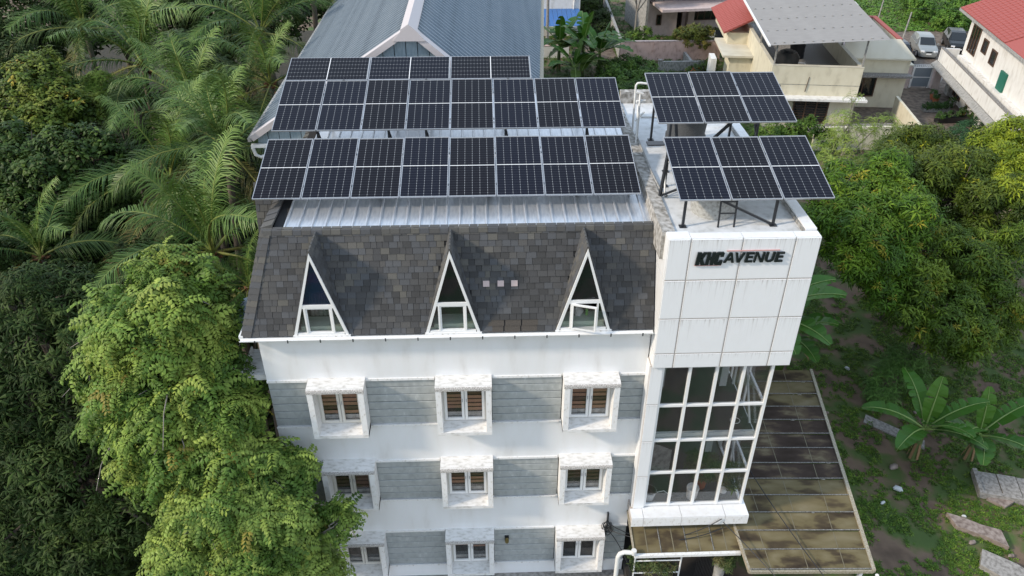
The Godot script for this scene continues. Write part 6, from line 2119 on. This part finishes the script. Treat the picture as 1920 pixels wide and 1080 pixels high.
	palm("short bright palm between the mango and the round dark tree", Vector3(-16.3, 6.0, -9.3), Vector3(0.2, 0, 0), 0.78, 11, 204, true)
	palm("palm leaning beside the hall's roof near the top edge", Vector3(-11.3, 9.7, -24), Vector3(-0.8, 0, 0.3), 1.03, 15, 205)
	palm("far palm with upright leaves at the top left", Vector3(-22.6, 8.4, -30), Vector3(0.4, 0, 0.5), 1.18, 15, 206)
	palm("bare-stemmed palm at the top beside the hall's eave", Vector3(-9.3, 11.3, -28), Vector3(0.5, 0, 0.2), 0.84, 12, 207)
	palm("palm half hidden behind the red-stemmed one", Vector3(-13.4, 7.7, -19), Vector3(0.3, 0, 0.5), 1.06, 15, 208)
	palm("young yellowish palm touching the building's roof corner", Vector3(-7.4, 7.9, -4.2), Vector3(0.1, 0, 0.2), 0.47, 11, 209, true)
	palm("palm with drooping leaves above the round dark tree", Vector3(-12.9, 7.0, -13.5), Vector3(0.4, 0, 0.3), 1.06, 14, 210)
	palm("palm squeezed against the hall's left eave", Vector3(-9.6, 9.2, -18), Vector3(-0.3, 0, 0.2), 0.84, 12, 211)
	palm("distant palm between the two tallest ones at the top", Vector3(-15.5, 9.6, -36), Vector3(0.3, 0, 0.2), 1.06, 14, 212)
	# right of the building
	tree("mango_tree", "large mango tree spreading beside the cream house's yard wall", "tree", Vector3(17.2, 0, -14.5), 0.35,
		[[18.97, 5.5, -17, 1.5], [20.69, 5.4, -17, 1.7], [16.64, 6.1, -13.5, 1.5], [19.17, 5.8, -13.5, 1.7], [17.8, 5.7, -15.5, 1.4], [20.4, 5.6, -12.5, 1.3], [19, 4.4, -13, 1.5]],
		man, M.leaf, 19, 0.9, olive, 21, M.bark, {"odd": Color(0.321, 0.326, 0.017), "odd_share": 0.02, "tip": 0.3, "gaps": -0.28, "freq": 0.35, "knobs": 8, "shrink": 0.82})
	tree("mango_tree", "mango tree with yellow-green new leaves at the right edge", "tree", Vector3(21.5, 0, -15.2), 0.3,
		[[22.2, 6.5, -16, 1.4], [21.0, 6.5, -13.8, 1.1], [20.3, 6.4, -12.6, 0.8], [22.8, 5.8, -14.5, 1.5], [23.8, 6.3, -16.5, 1.4]],
		man, M.leaf, 19, 0.9, [Color(0.068, 0.116, 0.009), Color(0.149, 0.210, 0.013), Color(0.276, 0.326, 0.022)], 22, M.bark, {"tip": 0.35, "gaps": -0.28, "freq": 0.35, "knobs": 8, "shrink": 0.82})
	tree("mango_tree", "green mango tree just right of the front terrace panels", "tree", Vector3(17.4, 0, -12.8), 0.3,
		[[15.0, 6.6, -12.5, 1.6], [13.1, 6.7, -11.5, 1.1], [14.85, 6.0, -10, 1.45], [13.1, 6.2, -9, 1.2], [12.25, 6.6, -10, 0.8], [14.2, 4.9, -8.4, 1.1], [14.4, 4.6, -9.4, 1.0]],
		man, M.leaf, 19, 0.9, [Color(0.035, 0.082, 0.006), Color(0.068, 0.146, 0.009), Color(0.138, 0.222, 0.015)], 23, M.bark, {"odd": Color(0.253, 0.234, 0.022), "odd_share": 0.02, "tip": 0.25, "gaps": -0.28, "freq": 0.35, "knobs": 8, "shrink": 0.82})
	tree("mango_tree", "lower mango tree hanging over the bare earth of the yard", "tree", Vector3(16.6, 0, -9.3), 0.25,
		[[16.91, 5.3, -10, 1.4], [18.74, 4.9, -10, 1.5], [15.2, 4.7, -8.2, 1.05], [15.8, 3.9, -7.2, 1.35], [14.6, 4.2, -7.2, 0.8], [18.22, 3.8, -8.2, 1.3], [16.8, 3.5, -6.8, 0.95]],
		man, M.leaf, 19, 0.85, [Color(0.032, 0.064, 0.006), Color(0.064, 0.116, 0.009), Color(0.149, 0.210, 0.017)], 24, M.bark, {"odd": Color(0.230, 0.210, 0.022), "odd_share": 0.02, "tip": 0.25, "gaps": -0.28, "freq": 0.35, "knobs": 8, "shrink": 0.82})
	tree("drumstick_tree", "slender feathery drumstick tree before the cream house", "tree", Vector3(18.6, 0, -23.5), 0.1,
		[[18.2, 5.1, -22.8, 0.9], [17.0, 4.6, -21, 1.0], [19.4, 4.6, -23, 0.9], [20.6, 5.0, -23.5, 0.7], [18.6, 6.4, -23.5, 0.4], [16.2, 4.2, -19, 0.9]],
		M.mesh_fine, M.leaf, 9, 0.9, [Color(0.120, 0.196, 0.032), Color(0.210, 0.294, 0.053), Color(0.300, 0.378, 0.084)], 25, M.palebark, {"knobs": 4, "gaps": -0.1})
	tree("shrub", "pale feathery shrub growing on the yard's bare earth", "shrub", Vector3(15.3, 0, -8.2), 0.06,
		[[15.0, 0.9, -7.6, 0.6], [15.7, 1.3, -8.2, 0.65], [14.5, 0.5, -7.2, 0.5], [16.2, 0.7, -7.9, 0.5]], M.mesh_fine, M.leaf, 24, 1.0, [Color(0.068, 0.154, 0.032), Color(0.120, 0.238, 0.053)], 26, M.bark, {"knobs": 3})
	tree("shrub", "leafy shrub behind the rear terrace panels below the cream house", "shrub", Vector3(17.2, 0, -29), 0.08,
		[[16.6, 2.0, -29, 0.8], [18, 2.1, -29.6, 0.7], [19.4, 2.0, -30, 0.7], [20.6, 1.5, -29.5, 0.6]], M.mesh_round_list, M.leaf, 16, 0.8, mid, 27, M.bark)
	tree("shrub", "dark green shrub at the foot of the yard wall's corner", "shrub", Vector3(25, 0, -27.5), 0.1,
		[[24.0, 1.2, -28, 0.9], [25.3, 1.3, -28.5, 0.9], [22.6, 1.0, -27, 0.9], [27.2, 1.0, -30, 0.9], [21, 1.2, -25, 1.0], [23, 1.5, -24, 1.0]], man, M.leaf, 14, 0.75, mid, 28, M.bark)
	tree("shrub", "spiky blue-green shrub in front of the white house's wall", "shrub", Vector3(31.6, 0, -32.6), 0.08,
		[[31.4, 0.7, -32.5, 0.7], [32.6, 0.9, -33.2, 0.6], [30.0, 0.7, -31, 0.8], [31.2, 0.9, -30.0, 0.9]], man, M.leaf, 18, 0.7, [Color(0.018, 0.070, 0.032), Color(0.045, 0.112, 0.042)], 29, M.bark)
	tree("shrub", "bushy crown hanging over the pink compound wall", "shrub", Vector3(17.2, 0, -50.6), 0.08,
		[[16.2, 2.0, -50.6, 0.7], [17.4, 2.2, -50.6, 0.8], [18.4, 2.0, -50.6, 0.6], [17.0, 1.6, -50.1, 0.6], [18.0, 1.5, -50.0, 0.5]], M.mesh_round_list, M.leaf, 16, 0.8, [Color(0.060, 0.070, 0.016), Color(0.105, 0.140, 0.026), Color(0.180, 0.140, 0.032)], 70, M.bark)
	tree("shrub", "garden shrub inside the pink compound's left corner", "shrub", Vector3(13, 0, -53), 0.08,
		[[12.2, 0.9, -53, 0.7], [13.4, 1.2, -53.5, 0.8], [14.3, 0.8, -52.2, 0.6]], M.mesh_round_list, M.leaf, 16, 0.8, mid, 71, M.bark)
	tree("papaya_tree", "thin pale-leaved tree standing before the pink house's left end", "tree", Vector3(12.8, 0, -54.5), 0.12,
		[[12.6, 4.6, -54.5, 0.8], [13.6, 5.4, -54.8, 0.9], [12.4, 6.2, -55, 0.9], [14.6, 5.0, -54.5, 0.6], [13.5, 7, -55, 0.9]], M.mesh_round_list, M.leaf, 7, 1.1, lime, 72, M.palebark, {"gaps": -0.1})
	tree("creeper_hedge", "dense creeper hedge behind the right end of the panel rows", "hedge", Vector3(10.6, 0, -40), 0.08,
		[[9.3, 0.8, -45, 1.1], [10.8, 1.0, -45.5, 1.2], [12.2, 0.9, -45.2, 1.0], [10.2, 0.8, -42.5, 1.3], [11.8, 0.9, -42.5, 1.2], [10.0, 0.8, -39.5, 1.3], [11.6, 0.9, -39.5, 1.3], [9.6, 0.6, -36.5, 1.3], [11.2, 0.8, -36.5, 1.4], [9.2, 0.5, -33.5, 1.3], [10.6, 0.5, -33, 1.3], [12.8, 0.8, -41, 1.0], [8.6, 0.5, -42, 1.0], [13.4, 0.6, -38.5, 1.0]],
		M.mesh_round_list, M.leaf, 15, 0.8, [Color(0.030, 0.070, 0.013), Color(0.068, 0.140, 0.019), Color(0.120, 0.196, 0.032)], 73, M.bark, {"flatten": 0.7, "knobs": 3})
	tree("shrub", "reddish flowering shrub beside the low grey wall", "shrub", Vector3(17.3, 0, -46.5), 0.06, [[17.2, 0.7, -46.3, 0.5], [17.9, 0.9, -46.6, 0.45], [16.2, 0.5, -45.6, 0.5]], M.mesh_round_list, M.leaf, 18, 0.7, [Color(0.045, 0.084, 0.016), Color(0.105, 0.154, 0.026)], 74, M.bark, {"odd": Color(0.450, 0.070, 0.032), "odd_share": 0.1})
	tree("shrub", "dark bank of bushes along the path by the compound wall", "shrub", Vector3(10.4, 0, -58), 0.06, [[10.3, 0.8, -56, 0.9], [10.6, 1.0, -59, 1.1], [9.8, 1.2, -63, 1.4], [10.8, 1.0, -54, 0.7], [8.7, 1.4, -66, 1.6], [11, 1.2, -67, 1.5]], M.mesh_round_list, M.leaf_dull, 12, 0.9, dark, 75, M.bark)
	tree("shrub", "green thicket on the far field behind the parked cars", "shrub", Vector3(46, 0, -63), 0.06, [[43.5, 1.0, -58.5, 1.3], [45.5, 1.3, -60, 1.5], [42.5, 1.2, -62, 1.2], [47.5, 1.6, -63, 1.7], [44, 1.2, -66, 1.5]], M.mesh_round_list, M.leaf, 12, 0.9, [Color(0.045, 0.112, 0.016), Color(0.090, 0.196, 0.026), Color(0.150, 0.266, 0.042)], 76, M.bark)
	# bananas
	banana("broad banana plant in the middle of the yard on the right", Vector3(14.56, 0, -4.3), 1.5, [[0.2, 1], [2.6, 0, 1.05], [1.5, 1], [4.4, 2], [0.75, 2, 0.9], [3.3, 1], [-0.9, 2], [5.2, 3, 0.7]], 1.15, "banana plants in the yard")
	banana("smaller banana plant at the right edge of the yard", Vector3(16.5, 0, -4.2), 1.25, [[0.6, 2], [3.0, 0], [1.7, 1, 1.05], [4.6, 2], [-0.5, 2], [1.2, 3, 0.7], [5.4, 1]], 1.1, "banana plants in the yard")
	banana("banana plant standing against the white tower's right side", Vector3(9.0, 0, -7.0), 4.4, [[1.5, 1], [1.9, 2], [1.0, 1, 1.1], [2.4, 0], [0.6, 2], [0.1, 2], [1.3, 3], [2.9, 1]], 1.5, "banana plants by the tower")
	banana("lower banana plant with torn leaves over the carport's back edge", Vector3(10.6, 0, -8.4), 2.6, [[0.8, 1], [1.6, 2], [0.2, 2], [2.3, 1], [-0.4, 3], [1.2, 4, 0.8], [3.2, 2]], 1.25, "banana plants by the tower")
	banana("tall banana plant whose leaves show behind the tower's right edge", Vector3(9.4, 0, -14.5), 5.6, [[1.5, 2], [1.2, 1], [0.7, 2], [2.2, 1], [1.9, 2]], 1.35, "banana plants by the tower")
	for q in [["banana plant left of the clump beside the hall", Vector3(5.6, 0, -47.5), 2.2, 1.5, 0.0], ["banana plant in the middle of the clump beside the hall", Vector3(7.4, 0, -46.6), 2.4, 1.7, 0.7], ["banana plant right of the clump beside the hall", Vector3(8.7, 0, -46.2), 1.9, 1.6, 1.4], ["low banana plant in front of the clump beside the hall", Vector3(6.6, 0, -44.8), 1.2, 1.4, 2.0]]:
		var ls := []
		for k in 9:
			ls.append([q[4] + k * 2.399, [0, 1, 1, 2, 2, 2, 3, 3, 2][k]])
		banana(q[0], q[1], q[2], ls, q[3], "banana clump beside the hall")
	# ground cover
	var nz := FastNoiseLite.new()
	nz.seed = 9
	nz.frequency = 0.22
	ground_cover("weeds", "low green weeds spreading over the yard on the right", M.mesh_weed, M.leaf, 60000, 0.45, [Color(0.041, 0.088, 0.012), Color(0.081, 0.165, 0.019), Color(0.149, 0.223, 0.029)], 301, func(g: RandomNumberGenerator) -> Variant:
		var p := Vector3(g.randf_range(9.5, 27), 0.01, g.randf_range(-15, 4))
		if p.x < lerpf(9.9, 11.2, (2.0 - p.z) / 8.0):
			return null
		var bias := 0.22 * exp(-pow((p.x - 15.0) / 1.8, 2) - pow((p.z + 1.6) / 1.3, 2)) + 0.2 * exp(-pow((p.x - 10.8) / 0.7, 2)) + (0.18 if p.x > 16.5 else 0.0)
		return p if nz.get_noise_2d(p.x * 3.0, p.z * 3.0) + 0.5 * nz.get_noise_2d(p.x * 9.0, p.z * 9.0) + bias > g.randf_range(-0.08, 0.16) else null)
	ground_cover("grass", "bright green overgrown grass of the far field", M.mesh_weed, M.leaf, 24000, 1.5, [Color(0.060, 0.140, 0.017), Color(0.112, 0.238, 0.029), Color(0.165, 0.280, 0.042)], 302, func(g: RandomNumberGenerator) -> Variant:
		var p := Vector3(g.randf_range(30, 66), 0.02, g.randf_range(-95, -53))
		return p if p.x > 46 or p.z < -58 else null)
	ground_cover("undergrowth", "dark undergrowth on the shaded ground left of the building", M.mesh_weed, M.leaf_dull, 20000, 2.0, dark, 303, func(g: RandomNumberGenerator) -> Variant:
		return Vector3(g.randf_range(-34, -6.4), 0.02, g.randf_range(-44, 3)))
	ground_cover("weeds", "weeds around the hedge and houses beyond the terrace", M.mesh_weed, M.leaf, 14000, 1.0, [Color(0.038, 0.084, 0.013), Color(0.075, 0.154, 0.021)], 304, func(g: RandomNumberGenerator) -> Variant:
		var p := Vector3(g.randf_range(4, 30), 0.02, g.randf_range(-70, -16))
		if (p.x > 8.3 and p.x < 10.8 and p.z < -50.5 and p.z > -58) or (p.x > 22 and p.z < -32):
			return null
		return p)
	ground_cover("weeds", "small weeds rooted along the facade's dirty paving", M.mesh_weed, M.leaf, 60, 0.5, mid, 305, func(g: RandomNumberGenerator) -> Variant:
		return Vector3(g.randf_range(1.6, 3.2), 0.11, g.randf_range(0.45, 0.9)))
	# a bare grey branch leaning out at the bottom
	var br := MB.new()
	br.tube([Vector3(-9.7, 2.3, 1.6), Vector3(-9.0, 2.5, 2.1), Vector3(-8.3, 3.1, 2.4), Vector3(-7.6, 3.6, 2.3)], [0.015, 0.03, 0.04, 0.05], 6)
	br.tube([Vector3(-9.2, 2.0, 2.4), Vector3(-8.7, 2.5, 2.4), Vector3(-8.3, 3.1, 2.4)], [0.012, 0.02, 0.03], 6)
	tag(build("bare_branch", br, M.palebark), "bare grey branch sticking out below the light green tree", "branch")

func leaf_meshes() -> void:
	M.mesh_mango = [rosette(1, 9, 0.27, 0.062, 0.15), rosette(2, 11, 0.25, 0.055, 0.0), rosette(3, 8, 0.29, 0.066, 0.3)]
	M.mesh_round_list = [rosette(4, 9, 0.19, 0.11, 0.4), rosette(5, 8, 0.21, 0.12, 0.2)]
	M.mesh_round = M.mesh_round_list[0]
	M.mesh_small = rosette(6, 12, 0.2, 0.045, 0.5)
	M.mesh_spray = [spray(7, 6, 0.46, 0.16, 0.085), spray(8, 5, 0.38, 0.17, 0.092), spray(9, 7, 0.5, 0.155, 0.08)]
	M.mesh_fine = [spray(17, 8, 0.3, 0.06, 0.034, 4), spray(18, 9, 0.34, 0.055, 0.03, 4)]
	M.mesh_weed = [rosette(19, 9, 0.2, 0.06, 0.7), rosette(20, 8, 0.16, 0.08, 0.4)]
	M.fronds = []
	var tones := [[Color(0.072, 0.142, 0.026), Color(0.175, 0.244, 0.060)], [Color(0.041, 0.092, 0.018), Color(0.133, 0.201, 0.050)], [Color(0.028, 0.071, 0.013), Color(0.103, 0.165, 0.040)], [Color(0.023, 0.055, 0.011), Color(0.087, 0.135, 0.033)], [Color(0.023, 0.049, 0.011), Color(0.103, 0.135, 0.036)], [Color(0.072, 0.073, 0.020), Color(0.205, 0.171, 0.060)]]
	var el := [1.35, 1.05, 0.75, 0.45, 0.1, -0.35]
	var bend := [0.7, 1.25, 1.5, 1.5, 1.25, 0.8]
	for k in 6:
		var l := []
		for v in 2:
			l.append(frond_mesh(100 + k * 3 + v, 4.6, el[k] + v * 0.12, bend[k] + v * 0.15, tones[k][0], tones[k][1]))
		M.fronds.append(l)
	M.banana_leaves = [banana_leaf(1, 1.7, 0.55, 1.4, 0.35, Color(0.066, 0.147, 0.020)), banana_leaf(2, 2.0, 0.62, 0.95, 0.9, Color(0.046, 0.119, 0.016)), banana_leaf(3, 2.0, 0.62, 0.6, 1.1, Color(0.042, 0.106, 0.016)), banana_leaf(4, 1.8, 0.58, 0.15, 1.2, Color(0.056, 0.092, 0.016)), banana_leaf(5, 1.6, 0.4, -0.3, 1.0, Color(0.281, 0.184, 0.080))]

func _ready() -> void:
	var cam := Camera3D.new()
	cam.name = "camera"
	add_child(cam)
	cam.position = Vector3(-0.486, 20.533, 15.0095)
	cam.rotation = Vector3(-0.5874, -0.03798, 0.0025)
	cam.fov = 40.4966
	cam.near = 0.1
	cam.far = 600
	cam.current = true
	var env := Environment.new()
	env.background_mode = Environment.BG_SKY
	var sky := Sky.new()
	var sm := ProceduralSkyMaterial.new()
	sm.sky_top_color = Color(0.74, 0.82, 0.92)
	sm.sky_horizon_color = Color(0.97, 0.98, 0.98)
	sm.sky_curve = 0.22
	sm.ground_horizon_color = Color(0.5, 0.52, 0.5)
	sm.ground_bottom_color = Color(0.2, 0.22, 0.17)
	sky.sky_material = sm
	env.sky = sky
	env.background_energy_multiplier = 1.1
	env.tonemap_mode = Environment.TONE_MAPPER_LINEAR
	env.tonemap_exposure = 1.44
	env.sdfgi_enabled = true
	env.ssao_enabled = true
	env.ssil_enabled = true
	var we := WorldEnvironment.new()
	we.name = "world"
	we.environment = env
	add_child(we)
	var sun := DirectionalLight3D.new()
	sun.name = "sun"
	add_child(sun)
	sun.look_at_from_position(Vector3(-1.0, 0.66, 0.3) * 50, Vector3.ZERO)
	sun.light_energy = 0.8
	sun.light_color = Color(1.0, 0.94, 0.86)
	sun.light_angular_distance = 5
	sun.shadow_enabled = true
	R.seed = 1
	materials()
	leaf_meshes()
	ground()
	var b := thing("office_building", "white four-storey building with shingled roof, A-shaped dormers and glazed tower", "building")
	office(b)
	rear_hall()
	cream_house()
	white_house()
	pink_house()
	awning_house()
	canopies()
	solar()
	sign_letters()
	terrace_things()
	front_things()
	lane_things()
	yard_things()
	plants()
